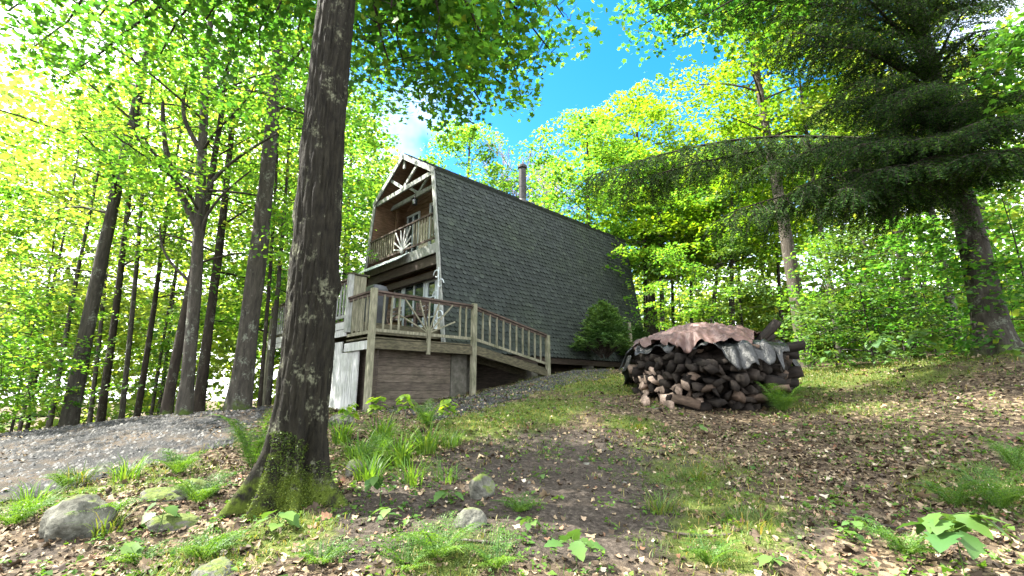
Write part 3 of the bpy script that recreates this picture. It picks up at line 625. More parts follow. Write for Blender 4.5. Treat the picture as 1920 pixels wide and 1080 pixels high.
# things on the deck and on the house
def at_h(u, v, z): return H(u, v, z)
def covered_grill():
    p = H(.75, -1.75, ZM); o = thing('covered_grill', p, 'dark covered barbecue grill standing on the deck behind the corner post', 'grill')
    s = [(0, .05, .27, .22), (.1, .12, .29, .24), (.6, .3, .31, .25), (.85, 0, .32, .26), (1.0, 0, .28, .2), (1.06, 0, .12, .1)]; v = []; n = 16
    for z, _, a, b in s:
        for k in range(n):
            t = 2 * pi * k / n; e = .35; c, si = cos(t), sin(t); sx = abs(c) ** e * math.copysign(1, c); sy = abs(si) ** e * math.copysign(1, si); w = 1 + .04 * sin(5 * t + z * 6)
            v.append((sx * a * w, sy * b * w, z))
    q = [(j * n + k, j * n + (k + 1) % n, (j + 1) * n + (k + 1) % n, (j + 1) * n + k) for j in range(len(s) - 1) for k in range(n)] + [tuple(range((len(s) - 1) * n, len(s) * n))]
    link('cover', mesh_from('cover', v, [q[:-1], [q[-1]]], [M['black']], True), o, rz=-YAW)
    m = MB()
    for a in (-.22, .22):
        m.tube([p + A(a * HU[0], a * HU[1], .0) + A(0, 0, .08) - A(HV[0], HV[1], 0) * .2, p + A(a * HU[0], a * HU[1], .08) - A(HV[0], HV[1], 0) * .24], .08, 12)
    m.build('wheels' if False else 'wheel', M['iron'], o)
covered_grill()
def deck_bench(u, v, w, label, name='deck_bench', cat='bench'):
    p = H(u, v, ZM); o = thing(name, p, label, cat)
    b = MB()
    for k in range(3): b.box(u - w / 2, u + w / 2, v - .2 + k * .14, v - .07 + k * .14, ZM + .42, ZM + .455)
    b.build('seat', M['rail'], o); b = MB()
    for k in range(3): b.box(u - w / 2, u + w / 2, v + .23, v + .255, ZM + .52 + k * .13, ZM + .62 + k * .13)
    b.build('backrest', M['rail'], o)
    for a in (-1, 1):
        for s in (-.17, .2):
            MB().box(u + a * (w / 2 - .06) - .025, u + a * (w / 2 - .06) + .025, v + s - .025, v + s + .025, ZM, ZM + (.42 if s < 0 else .9)).build('leg', M['rail'], o)
deck_bench(3.0, -.35, 1.5, 'dark wooden bench on the deck below the white-framed window')
deck_bench(1.2, -.25, .62, 'small dark wooden chair on the deck in front of the narrow glazed door', 'deck_chair', 'chair')
def lantern():
    p = H(W / 2 - .25, .35, ZK - .55); o = thing('hanging_lantern', p, 'small metal lantern hanging from the tie beam over the balcony', 'lantern')
    m = MB(); m.tube([p + A(0, 0, .45), p + A(0, 0, .3)], .008, 6); m.tube([p + A(0, 0, .3), p + A(0, 0, .26), p + A(0, 0, .2)], A(.02, .05, .13), 10); m.build('hood', M['steel'], o)
    m = MB(); m.tube([p + A(0, 0, .195), p + A(0, 0, .02)], .08, 10); m.build('globe', M['glass'], o)
    m = MB(); m.tube([p + A(0, 0, .018), p], .09, 10); m.build('base', M['steel'], o)
lantern()
def scroll():
    p = H(.34, -.12, 1.0); m = MB(); u0 = .30
    for z0, s in ((1.75, 1), (1.45, -1), (1.15, 1), (.55, -1), (.3, 1)):
        a = np.linspace(0, 1.75 * pi, 18); r = .16 - .018 * a
        m.tube([H(u0 + .1 * s + q * cos(w) * s, -.1, z0 + q * sin(w)) for w, q in zip(a, r)], .016, 5)
    m.tube([H(u0, -.1, z) for z in (.15, .7, 1.3, 1.95)], .014, 5)
    o = m.build('wall_ornament', M['frame']); o['label'] = 'white scrolled ornament hung on the front corner trim of the cabin'; o['category'] = 'ornament'
scroll()

# ------------------------------------------------------------------ the big maple in front
def near_maple():
    b = gp(548, 938); o = thing('maple_tree', b, 'large foreground maple with dark lichen-spotted bark and a moss-covered root flare', 'tree')
    rg = np.random.default_rng(11); h = np.concatenate([np.linspace(-.3, 2.2, 90), np.linspace(2.25, 13, 110)]); nth = 150
    path = np.stack([.018 * np.sin(h * 1.1) + .0 * h, .02 * np.cos(h * .8) - .02, h], 1)
    r = np.interp(h, [-.3, 0, .35, .9, 1.8, 3, 5, 9, 13], [.265, .225, .21, .202, .193, .182, .168, .12, .05])
    lobes = [(radians(210), .68, .17), (radians(188), .35, .16), (radians(243), .38, .2), (radians(-10), .55, .22), (radians(-62), .28, .22), (radians(110), .4, .3), (radians(60), .3, .3), (radians(155), .3, .22)]
    # angles are measured in world axes: 0 = +x (right), 90 = away
    th = np.linspace(0, 2 * pi, nth, endpoint=False); T, Hh = np.meshgrid(th, h); R = np.broadcast_to(r[:, None], T.shape).copy()
    for a, amp, wd in lobes:
        dd = np.angle(np.exp(1j * (T - a))); k = np.exp(-np.maximum(Hh + .12, 0) / .2)
        R += amp * np.exp(-(dd / (wd * (1 - .45 * k))) ** 2) * np.exp(-np.maximum(Hh + .12, 0) / .24) * .85
    # bark: long plates, cracks, knots
    P = np.stack([np.cos(T) * 5.2, np.sin(T) * 5.2, Hh * 1.5], -1); n1 = fbm(P, 4); rid = np.abs(fbm(np.stack([np.cos(T) * 6.5, np.sin(T) * 6.5, Hh * 2.0 + 9], -1), 3) - .44) * 2
    P3 = np.stack([np.cos(T) * 16, np.sin(T) * 16, Hh * 9], -1); n3 = fbm(P3, 2)
    R *= 1 + (n1 - .47) * .16; R += np.clip(rid, 0, .22) * .11 + (n3 - .37) * .026
    for ka, kh, amp in ((radians(178), 3.86, .05), (radians(182), 3.3, .045), (radians(-170), 2.6, .03), (radians(20), 1.9, .03)):
        R += amp * np.exp(-(np.angle(np.exp(1j * (T - ka))) / .3) ** 2 - ((Hh - kh) / .12) ** 2)
    dark = np.exp(-(np.angle(np.exp(1j * (T - radians(-40)))) / .28) ** 2 - ((Hh - .33) / .22) ** 2); R -= dark * .13
    v = np.stack([path[:, None, 0] + np.cos(T) * R, path[:, None, 1] + np.sin(T) * R, Hh], -1)
    slope = (gz(b[0] + v[..., 0], b[1] + v[..., 1]) - b[2]); v[..., 2] += slope * np.exp(-np.maximum(Hh, 0) / .3)
    m = len(h); i = np.arange(m - 1)[:, None] * nth; j = np.arange(nth)[None]; k = (j + 1) % nth
    q = np.stack([i + j, i + k, i + nth + k, i + nth + j], -1).reshape(-1, 4)
    tr = link('trunk', mesh_from('trunk', v.reshape(-1, 3), [q], [M['bark_near']], True), o)
    bk = v[(Hh > -.1) & (Hh < .75)]; T2 = T[(Hh > -.1) & (Hh < .75)]; h2 = bk[:, 2] - 0; keep = fbm(bk * 4.2, 4) > .38 + .36 * np.clip(h2, 0, 1); bk = bk[keep]; T2 = T2[keep]
    ii = rg.integers(0, len(bk), 9000); pp = bk[ii] + rg.normal(size=(9000, 3)) * .008; aa = T2[ii]; nn_ = np.stack([np.cos(aa), np.sin(aa), .3 + 0 * aa], 1) + rg.normal(size=(9000, 3)) * .7
    link('moss', scatter('moss', pp + nn_ * .004, np.cross(nn_, rg.normal(size=(9000, 3))), .016 * (.5 + rg.random(9000)), D4 * A(.6, 1, 1), [M['moss']], rg, nn_), o)
    # limbs that carry the leaves hanging into the top of the picture
    cen = []; V, Q = [], []; off = 0
    def put(vv, qq):
        nonlocal off; V.append(vv); Q.append(qq + off); off += len(vv)
    ends = [((1030, 95), 6.6), ((940, 160), 6.9), ((850, 170), 7.3), ((760, 130), 6.2), ((720, 110), 5.6), ((900, 60), 5.6), ((1010, 20), 6.2), ((820, 20), 5.0), ((740, 10), 4.8), ((985, 120), 7.6), ((1060, 30), 7.4), ((710, 150), 8.2), ((800, 90), 6.6), ((905, 195), 7.4), ((790, 195), 7.6), ((975, 180), 7.8), ((860, 120), 6.4),
            ((560, 60), 6.4), ((480, 110), 6.6), ((400, 40), 6.0), ((300, 100), 6.6), ((180, 40), 6.2), ((60, 90), 6.8), ((520, 20), 5.4), ((250, 10), 5.6), ((420, 170), 7.6), ((640, 40), 7.4), ((120, 150), 7.4), ((20, 20), 6)]
    for (pq, d), hs in zip(ends, np.linspace(0, 1, len(ends))):
        e = at(*pq, d) - b; z0 = max(5.0, e[2] + .3 + 1.8 * ((hs * 7.3) % 1)); s = A(0, 0, z0); u = np.linspace(0, 1, 10)
        pts = s + (e - s) * u[:, None] + A(0, 0, 1) * (np.sin(u * pi) * .55)[:, None] + rg.normal(size=3) * .16 * np.sin(u * pi)[:, None] + rg.normal(size=(10, 3)) * .03
        put(*tube(pts, .05 * (1 - .85 * u) + .004, 6)); dirv = (e - s) / np.linalg.norm(e - s); sd = np.cross(dirv, A(0, 0, 1))
        for t_ in range(15):
            uu = .45 + .6 * rg.random(); bpt = s + (e - s) * uu + A(0, 0, .55 * max(0, math.sin(min(uu, 1) * pi))); c = bpt + sd * rg.normal() * .55 + A(0, 0, rg.normal() * .3 - .08); cen.append(c)
            put(*tube(np.stack([bpt, (bpt + c) / 2 + A(0, 0, .05), c]), A(.008, .006, .003), 3))
    # the high crown above the picture shades the ground
    for t_ in range(62):
        a = rg.random() * 6.3; rr = 4.6 * math.sqrt(rg.random()); cen.append(A(cos(a) * rr - 1.0, sin(a) * rr - .3, 9.3 + 3.4 * rg.random() - .06 * rr * rr))
    cen = np.array(cen); ok = (cen[:, 2] + b[2] > 3.0); cen = cen[ok]
    p, n = spray_leaves(cen, .55 * (.6 + .7 * rg.random(len(cen))), 36, rg, .3, .2)
    link('limbs', mesh_from('limbs', np.concatenate(V), [np.concatenate(Q)], [M['bark_dark']], True), o)
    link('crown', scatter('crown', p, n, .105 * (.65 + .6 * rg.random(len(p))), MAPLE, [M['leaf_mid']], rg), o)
near_maple()

# ------------------------------------------------------------------ trees along the driveway, left
def trunk_r(px, d, py=700): return px / 2 / F * d * .72
def put_tree(px, py, d, wpx, name, label, bark, leafm, seed, group=None, top=None, **k):
    """base seen at a pixel d metres ahead; wpx is the trunk's breadth there; top: where the trunk is seen higher up"""
    b = at(px, py, d); b[2] = g1(b[0], b[1]); lean = (0, 0)
    if top:
        e = at(top[0], top[1], d); lean = ((e[0] - b[0]) / max(e[2] - b[2], .5) * k['Ht'], 0)
    return tree(name, b, label, bark, leafm, group, seed, r0=trunk_r(wpx, d), lean=lean, **k)
G1 = dict(R=3.4, zb=.25, n_limb=18, n_spray=6, per=70, leaf=.10)
put_tree(130, 790, 11, 36, 'maple_tree', 'tall brown-barked maple leaning right, at the far left edge of the gravel driveway', 'bark_mid', 'leaf_sun', 1, None, (205, 400), Ht=15, **{**G1, 'zb': .36})
put_tree(345, 775, 9.6, 32, 'maple_tree', 'slim dark maple by the driveway that forks into two stems halfway up', 'bark_mid', 'leaf_sun', 2, None, (379, 380), Ht=14, **{**G1, 'zb': .3, 'R': 3.0})
put_tree(447, 762, 10.3, 51, 'maple_tree', 'thick straight grey-barked maple with a flared foot just left of the foreground maple', 'bark_mid', 'leaf_mid', 3, None, (500, 380), Ht=16, **{**G1, 'zb': .45, 'flare': 1.3, 'R': 2.3})
put_tree(312, 772, 10.6, 24, 'maple_tree', 'dark leaning maple stem close behind the forked maple', 'bark_dark', 'leaf_sun', 4, None, (345, 600), Ht=13, **{**G1, 'R': 2.6, 'n_limb': 14})
put_tree(372, 765, 12.5, 25, 'maple_tree', 'dark maple stem between the forked maple and the thick grey maple', 'bark_dark', 'leaf_sun', 5, None, (402, 500), Ht=15, **{**G1, 'R': 2.8, 'n_limb': 14})
# the forked maple's second stem belongs to its trunk
def fork(o, h0, px, py, d, r):
    b = np.array(o.location); e = at(px, py, d) - b; u = np.linspace(0, 1, 9)
    tr = [c for c in o.children if c.name.startswith('trunk')][0]; co = np.array([v.co for v in tr.data.vertices[:230]]).reshape(23, 10, 3).mean(1); s = A(np.interp(h0 - .25, co[:, 2], co[:, 0]), np.interp(h0 - .25, co[:, 2], co[:, 1]), h0 - .25)
    pts = s + (e - s) * u[:, None] + A(-.25, 0, 0) * np.sin(u * pi)[:, None]
    v, q = tube(pts, r * (1 - .6 * u), 8); link('limb', mesh_from('limb', v, [q], [M['bark_mid']], True), o)
fm = [o for o in sc.objects if o.get('label', '').startswith('slim dark maple by the driveway')][0]
for h0, px_, py_, r in ((4.2, 305, 190, .09), (6.0, 352, 150, .06), (4.9, 520, 250, .05), (3.9, 470, 320, .04), (2.9, 300, 420, .035), (5.2, 270, 255, .045)): fork(fm, h0, px_, py_, 9.4, r)
thin = [(95, 790, 14, 14, (140, 560)), (190, 785, 13, 20, (226, 520)), (178, 770, 16, 12, (182, 560)), (228, 790, 12.5, 13, (246, 560)), (256, 780, 13.5, 15, (290, 600)), (286, 770, 17, 9, (308, 600)), (300, 765, 18, 9, (320, 610)),
        (488, 748, 13, 11, (506, 450)), (504, 748, 13.5, 15, (527, 400)), (40, 800, 15, 10, (66, 640)), (60, 780, 19, 10, (90, 560)), (150, 770, 20, 10, (166, 560)), (525, 740, 18, 9, (540, 600))]
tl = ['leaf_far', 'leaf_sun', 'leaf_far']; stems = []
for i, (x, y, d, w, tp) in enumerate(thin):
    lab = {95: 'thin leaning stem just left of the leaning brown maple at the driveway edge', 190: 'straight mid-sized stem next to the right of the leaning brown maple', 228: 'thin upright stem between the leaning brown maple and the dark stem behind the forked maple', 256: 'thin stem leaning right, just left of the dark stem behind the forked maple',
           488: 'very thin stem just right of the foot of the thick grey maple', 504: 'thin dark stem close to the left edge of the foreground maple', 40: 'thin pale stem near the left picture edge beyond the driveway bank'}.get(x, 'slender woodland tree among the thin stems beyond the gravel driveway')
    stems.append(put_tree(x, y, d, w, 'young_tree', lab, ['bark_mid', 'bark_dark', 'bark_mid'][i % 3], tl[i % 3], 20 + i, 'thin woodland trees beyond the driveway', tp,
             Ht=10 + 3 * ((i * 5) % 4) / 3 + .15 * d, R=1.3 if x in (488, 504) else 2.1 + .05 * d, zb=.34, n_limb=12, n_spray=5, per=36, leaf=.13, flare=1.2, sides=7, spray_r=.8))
# low leafy saplings in front of the stems
for i, (x, y, d, hh) in enumerate([(20, 815, 10.6, 3.4), (300, 770, 17, 4.0), (-110, 830, 9.2, 5.2)]):
    b = at(x, y, d); b[2] = g1(b[0], b[1])
    tree('sapling', b, ['thin leafy sapling at the left edge of the driveway', 'low leafy sapling behind the forked maple', 'leafy sapling leaning in at the far left of the picture'][i], 'bark_mid', 'leaf_sun', None, 50 + i,
         Ht=hh, r0=.03, R=1.5, zb=.12, n_limb=13, n_spray=6, per=55, leaf=.095, flare=1.1, sides=6, spray_r=.5, rise=.25, limb_r=.4)

# ------------------------------------------------------------------ trees behind the cabin and to the right
put_tree(1512, 690, 14.5, 38, 'maple_tree', 'tall pale-barked tree behind the right end of the woodpile with a bright crown high up', 'bark_grey', 'leaf_yel', 70, None, (1480, 470), Ht=15.5, R=2.7, zb=.5, n_limb=20, n_spray=8, per=60, leaf=.13)
put_tree(1225, 600, 27, 26, 'maple_tree', 'broad sunlit yellow-green tree rising over the roof behind the chimney', 'bark_mid', 'leaf_yel', 71, None, None, Ht=17.2, R=4.6, zb=.3, n_limb=34, n_spray=13, per=85, leaf=.19, spray_r=1.0)
put_tree(1110, 600, 23, 20, 'maple_tree', 'leafy tree with a thick stem showing just over the roof right of the chimney', 'bark_dark', 'leaf_sun', 72, None, None, Ht=13.5, R=4.0, zb=.3, n_limb=20, n_spray=9, per=75, leaf=.17, spray_r=.9)
put_tree(875, 600, 29, 22, 'maple_tree', 'pale green tree low behind the cabin ridge left of the chimney', 'bark_mid', 'leaf_sun', 73, None, None, Ht=17.5, R=4.2, zb=.35, n_limb=24, n_spray=10, per=80, leaf=.19, spray_r=.95)
put_tree(640, 620, 24, 26, 'maple_tree', 'green maple beyond the deck left of the cabin gable', 'bark_mid', 'leaf_mid', 74, None, None, Ht=16, R=4.2, zb=.15, n_limb=30, n_spray=11, per=85, leaf=.16, spray_r=.9)
put_tree(560, 640, 18, 24, 'maple_tree', 'leafy maple behind the foreground trunk beyond the deck', 'bark_mid', 'leaf_sun', 75, None, None, Ht=15, R=3.6, zb=.2, n_limb=26, n_spray=10, per=80, leaf=.15, spray_r=.85)
rt = [(1213, 640, 23, 15, (1206, 480)), (1241, 640, 22, 15, (1239, 450)), (1294, 620, 23, 11, (1292, 440)), (1326, 625, 20, 12, (1346, 520)), (1371, 630, 19, 17, (1369, 480)), (1390, 630, 25, 9, (1386, 480)), (1466, 640, 20, 11, (1460, 500)),
      (1578, 680, 15, 17, (1560, 560)), (1722, 660, 13.5, 28, (1695, 500)), (1800, 650, 15, 26, (1770, 520)), (1440, 640, 27, 10, (1430, 500)), (1640, 660, 20, 14, (1625, 500)), (1260, 610, 30, 10, (1262, 470)), (1600, 650, 27, 12, (1590, 480)), (1690, 640, 24, 11, (1680, 500)), (1880, 640, 19, 18, (1850, 450)), (1745, 650, 22, 12, (1735, 500))]
for i, (x, y, d, w, tp) in enumerate(rt):
    lab, gr = 'slender woodland tree among the stems beyond the woodpile on the right', 'woodland trees on the right'
    if x == 1722: lab, gr = 'dark woodland tree standing beyond the leafy ridge on the right', None
    lab, gr = {1213: ('thin dark stem nearest to the far lower corner of the cabin', None), 1241: ('second thin stem to the right of the far lower corner of the cabin', None), 1294: ('thin stem showing above the left half of the woodpile', None), 1371: ('dark stem showing above the right half of the woodpile', None), 1578: ('stem close to the right of the pale-barked tree by the woodpile', None), 1800: ('dark stem just left of the hemlock trunk', None)}.get(x, (lab, gr))
    if x == 1326: lab, gr = 'thin stem leaning right behind the top of the woodpile', None
    put_tree(x, y, d, w, 'young_tree', lab, ['bark_dark', 'bark_mid'][i % 2], ['leaf_sun', 'leaf_yel', 'leaf_far'][i % 3], 90 + i, gr, tp,
             Ht=(8.5 + .22 * d + (i * 7 % 3)) if x > 1420 else .48 * d, R=(1.9 + .055 * d) * (1 if x > 1420 else .8), zb=.44, n_limb=15, n_spray=6, per=62, leaf=.10 + .0035 * d, flare=1.2, sides=7, spray_r=.8)
for i, (x, y, d, hh) in enumerate([(1640, 690, 11.5, 3.4), (1760, 690, 10.5, 3.2), (1570, 690, 13, 3.6), (1700, 680, 14.5, 5.0), (1850, 690, 12, 4.6), (1280, 660, 17, 4.4), (1400, 660, 17, 4.6), (1960, 700, 9, 3.6)]):
    b = at(x, y, d); b[2] = g1(b[0], b[1])
    tree('sapling', b, ['leafy sapling on the ridge right of the pale-barked tree', 'leafy sapling on the ridge left of the hemlock trunk', 'leafy sapling next to the pale-barked tree', 'tall leafy sapling behind the leafy ridge', 'leafy sapling behind the hemlock trunk', 'leafy sapling between the cabin corner and the woodpile', 'leafy sapling behind the tarp-covered woodpile', 'leafy sapling at the far right edge beside the hemlock'][i], 'bark_mid', ['leaf_pale', 'leaf_mid', 'leaf_sun'][i % 3], None, 120 + i,
         Ht=hh, r0=.025, R=1.5, zb=.1, n_limb=14, n_spray=6, per=50, leaf=.10, flare=1.1, sides=6, spray_r=.5, rise=.25, limb_r=.4)
# leaves hanging in at the top right, and a bare tree by the chimney
b = at(1500, 690, 9.2); b = A(4.4, 6.0, 0); b = A(6.6, 5.2, g1(6.6, 5.2))
def side_tree():
    rg = np.random.default_rng(200); b = A(9.5, 5.2, g1(9.5, 5.2)); o = thing('maple_tree', b, 'maple whose leafy limbs hang in at the top right beside the blue sky', 'tree')
    z = np.linspace(-.3, 13, 24); v, q = tube(np.stack([.1 * np.sin(z), 0 * z, z], 1), np.interp(z, [-.3, .3, 13], [.26, .2, .06]), 10); V = [v]; Q = [q]; off = len(v); cen = []
    for (x, y), d in [((1200, 50), 8.0), ((1275, 70), 7.8), ((1230, 20), 7.2), ((1320, 30), 6.8), ((1190, 10), 7.6), ((1350, 60), 7.4), ((1880, 120), 6.4), ((1905, 190), 6.4)]:
        e = at(x, y, d) - b; s = A(0, 0, e[2] + .4 + rg.random()); u = np.linspace(0, 1, 10); pts = s + (e - s) * u[:, None] + A(0, 0, .5) * np.sin(u * pi)[:, None]
        v, q = tube(pts, .05 * (1 - .85 * u) + .004, 6); V.append(v); Q.append(q + off); off += len(v); sd = np.cross((e - s), A(0, 0, 1)); sd /= np.linalg.norm(sd)
        for k in range(12):
            uu = .62 + .42 * rg.random(); bp = s + (e - s) * uu + A(0, 0, .25); cen.append(bp + sd * rg.normal() * .4 + A(0, 0, rg.normal() * .25))
    cen = np.array(cen); p, n = spray_leaves(cen, .5 * (.6 + .6 * rg.random(len(cen))), 55, rg, .3, .2)
    link('trunk', mesh_from('trunk', np.concatenate(V), [np.concatenate(Q)], [M['bark_dark']], True), o)
    link('crown', scatter('crown', p, n, .1 * (.65 + .6 * rg.random(len(p))), MAPLE, [M['leaf_mid']], rg), o)
side_tree()
def bare_tree():
    rg = np.random.default_rng(31); b = at(985, 600, 30); b[2] = g1(b[0], b[1]); o = thing('bare_tree', b, 'leafless grey tree with fine upright twigs behind the chimney', 'tree'); V, Q = [], []; off = 0
    def br(p, d, ln, r, lv):
        nonlocal off
        u = np.linspace(0, 1, 5); pts = p + d * (ln * u)[:, None] + A(0, 0, 1) * (.12 * ln * u * u)[:, None] + rg.normal(size=(5, 3)) * .02 * ln; v, q = tube(pts, np.maximum(r * (1 - .6 * u), .012), 4); V.append(v); Q.append(q + off); off += len(v)
        if lv:
            for k in range(4 if lv > 1 else 5):
                uu = .35 + .65 * rg.random(); nd = d + rg.normal(size=3) * .45; nd[2] = abs(nd[2]) + .2; nd /= np.linalg.norm(nd); br(pts[0] + (pts[-1] - pts[0]) * uu, nd, ln * .55, r * .5, lv - 1)
    br(A(0, 0, -.2), A(0, 0, 1.), 11, .2, 0)
    for k in range(14): 
        a = rg.random() * 6.3; br(A(0, 0, 7 + 4 * k / 14), A(cos(a) * .5, sin(a) * .5, .85), 4.6 * (1 - .3 * k / 14), .06, 3)
    link('trunk', mesh_from('trunk', np.concatenate(V), [np.concatenate(Q)], [M['bark_dead']], True), o)
bare_tree()

# ------------------------------------------------------------------ the big hemlock on the right
def hemlock():
    rg = np.random.default_rng(77); b = at(1872, 672, 9.4); b[2] = g1(b[0], b[1]); o = thing('hemlock_tree', b, 'huge dark hemlock on the right with drooping needle boughs reaching towards the cabin', 'tree')
    z = np.concatenate([[-.4], np.linspace(0, 2, 16), np.linspace(2.2, 17, 30)]); pts = np.stack([.03 * np.sin(z * .8) - .012 * z, 0 * z, z], 1); ph = np.linspace(0, 2 * pi, 28, endpoint=False)
    def rf(p, r, th): 
        zz = p[:, 2:3]; n = fbm(np.stack([np.cos(th)[None] * 4 + 0 * zz, np.sin(th)[None] * 4 + 0 * zz, 0 * th[None] + zz * 1.2], -1), 3); return r[:, None] * (.88 + .26 * n) + .16 * np.exp(-np.maximum(zz, 0) / .25) * (.5 + .5 * np.cos(th[None] * 5 + 1))
    v, q = tube(pts, np.interp(z, [-.4, 0, .5, 2, 4, 8, 17], [.38, .34, .29, .25, .19, .14, .04]), 28, rf); link('trunk', mesh_from('trunk', v, [q], [M['bark_mid']], True), o)
    bough = [((1085, 335), 8.6, 1), ((1180, 350), 8.8, 1), ((1380, 400), 8.0, 1), ((1470, 350), 7.6, 1), ((1560, 360), 7.2, 1), ((1640, 325), 6.9, 0), ((1730, 300), 6.6, 0), ((1840, 290), 6.4, 0), ((1930, 280), 6.2, 0),
             ((1430, 310), 7.8, 0), ((1520, 280), 7.4, 0), ((1610, 280), 7.0, 0), ((1700, 260), 6.6, 0), ((1790, 240), 6.4, 0), ((1890, 230), 6.2, 0), ((1540, 200), 7.4, 0), ((1600, 160), 7.2, 0), ((1660, 180), 6.8, 0), ((1740, 170), 6.5, 0), ((1830, 180), 6.6, 0), ((1920, 170), 6.4, 0)]
    for k in range(25): bough.append(((rg.uniform(1380, 1940), rg.uniform(-120, 130)), rg.uniform(6.2, 8.4), 0))
    for k in range(6): bough.append(((rg.uniform(1520, 1940), rg.uniform(120, 330)), rg.uniform(6.4, 8.4), 0))
    bough += [((1300, -10), 8.4, 0), ((1350, 20), 8.2, 0), ((1420, 50), 8.0, 0)]
    V, Q = [], []; off = 0; NP, ND, NN = [], [], []
    def put(vv, qq):
        nonlocal off; V.append(vv); Q.append(qq + off); off += len(vv)
    def twig(p0, d, ln):
        """a flat drooping twig set with needles"""
        k = max(6, int(ln / .018)); u = np.linspace(.04, 1, k); dr = A(0, 0, -1) * (ln * .5 * u * u)[:, None]; pts = p0 + d * (ln * u)[:, None] + dr
        tg = d + A(0, 0, -1) * u[:, None]; tg /= np.linalg.norm(tg, axis=1)[:, None]; sd = np.cross(tg, A(0, 0, 1)); sd /= np.linalg.norm(sd, axis=1)[:, None] + 1e-6
        for s in (-1, 1):
            NP.append(pts + sd * s * .022 + rg.normal(size=pts.shape) * .008); ND.append(sd * s + tg * .6 + rg.normal(size=pts.shape) * .25); NN.append(np.cross(sd, tg) + rg.normal(size=pts.shape) * .45)
        put(*tube(np.vstack([p0[None], pts[::max(1, k // 3)]]), .003, 3))
    for (x, y), d, low in bough:
        e = at(x, y, d) - b; hz = math.hypot(e[0], e[1]); zs = e[2] + (.25 + .10 * hz) * (1 + .3 * rg.random()); s = A(-.012 * zs, 0, zs); u = np.linspace(0, 1, 16)
        pts = s + (e - s) * u[:, None] + A(0, 0, 1) * (.07 * hz * np.sin(u * pi))[:, None] + A(*rg.normal(size=2), 0) * (.1 * np.sin(u * pi * 1.5))[:, None]
        put(*tube(pts, .045 * (1 - .9 * u) + .004, 6)); nb = int(hz * (14 if low else 8.5))
        for k in range(nb):
            uu = (k + rg.random()) / nb
            if uu < .12: continue
            p0 = np.array([np.interp(uu, u, pts[:, q]) for q in range(3)]); fw = (e - s) / np.linalg.norm(e - s); sd = np.cross(fw, A(0, 0, 1)); sd /= np.linalg.norm(sd); sgn = 1 if k % 2 else -1
            sb = .35 + .75 * math.sin(min(1, uu * 1.1) * pi) * rg.random() + .15; dd = sd * sgn * (.75 + .3 * rg.random()) + fw * .7 + A(0, 0, -.05 - .25 * rg.random()) + low * A(*rg.normal(size=2) * .35, -.75 * rg.random()); dd /= np.linalg.norm(dd)
            put(*tube(np.stack([p0, p0 + dd * sb * .5 + A(0, 0, -.02), p0 + dd * sb + A(0, 0, -.2 * sb)]), A(.008, .006, .003), 3)); nt = int(sb * 8.5) + 2
            for j in range(nt):
                w = (j + .5) / nt; q0 = p0 + dd * sb * w + A(0, 0, -.2 * sb * w * w); s2 = np.cross(dd, A(0, 0, 1)); td = s2 * (1 if j % 2 else -1) * .7 + dd * .7 + A(0, 0, -.22 - .7 * rg.random() ** 2) + rg.normal(size=3) * .12; td /= np.linalg.norm(td); twig(q0, td, (.12 + .18 * rg.random()) * (1.15 if low else 1))
    NP, ND, NN = map(np.concatenate, (NP, ND, NN)); nd = np.array([[-.16, 0, 0], [-.2, .5, 0], [0, 1.1, 0], [.2, .5, 0]], float)
    link('boughs', mesh_from('boughs', np.concatenate(V), [np.concatenate(Q)], [M['bark_dark']], True), o)
    n = len(NP); k = scatter('needles', NP, NN, .040 * (.8 + .7 * rg.random(n)), nd, [M['needle']], rg, ND); link('needles', k, o); print('hemlock needles', n)
hemlock()

# ------------------------------------------------------------------ far woodland that reads as one mass
def far_wood():
    rg = np.random.default_rng(5); C_ = []; g = 0
    for k in range(13000):
        a = radians(rg.uniform(-66, 66)); r = rg.uniform(25, 56); x, y = r * sin(a), r * cos(a); s = x / y
        # height of the wood as slope above the eye: lower behind the cabin, where the sky opens
        top = np.interp(s, [-1.6, -.55, -.3, -.15, .0, .15, .32, .45, .6, 1.6], [.85, .85, .6, .42, .36, .34, .32, .38, .62, .8]); zt = 1.5 + top * y * (.72 + .28 * rg.random())
        if y < 15 or (r < 33 and -.2 < s < .5): continue
        if k % 3 == 0 or not C_: g = g1(x, y)
        if rg.random() < (.6 if s > -.25 else .42): zt = min(zt, 1.5 + .2 * y)
        if s < -.25 and zt > 1.6 + .2 * y and rg.random() < .15: continue
        C_.append((x, y, g + (zt - g) * rg.random() ** .9))
    C_ = np.array(C_); p, n = spray_leaves(C_, 1.1 * (.6 + .8 * rg.random(len(C_))), 20, rg, .4, .25)
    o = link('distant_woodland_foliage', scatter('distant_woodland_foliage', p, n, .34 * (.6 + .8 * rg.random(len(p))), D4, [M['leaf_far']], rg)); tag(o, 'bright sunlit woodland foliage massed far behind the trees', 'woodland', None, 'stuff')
far_wood()

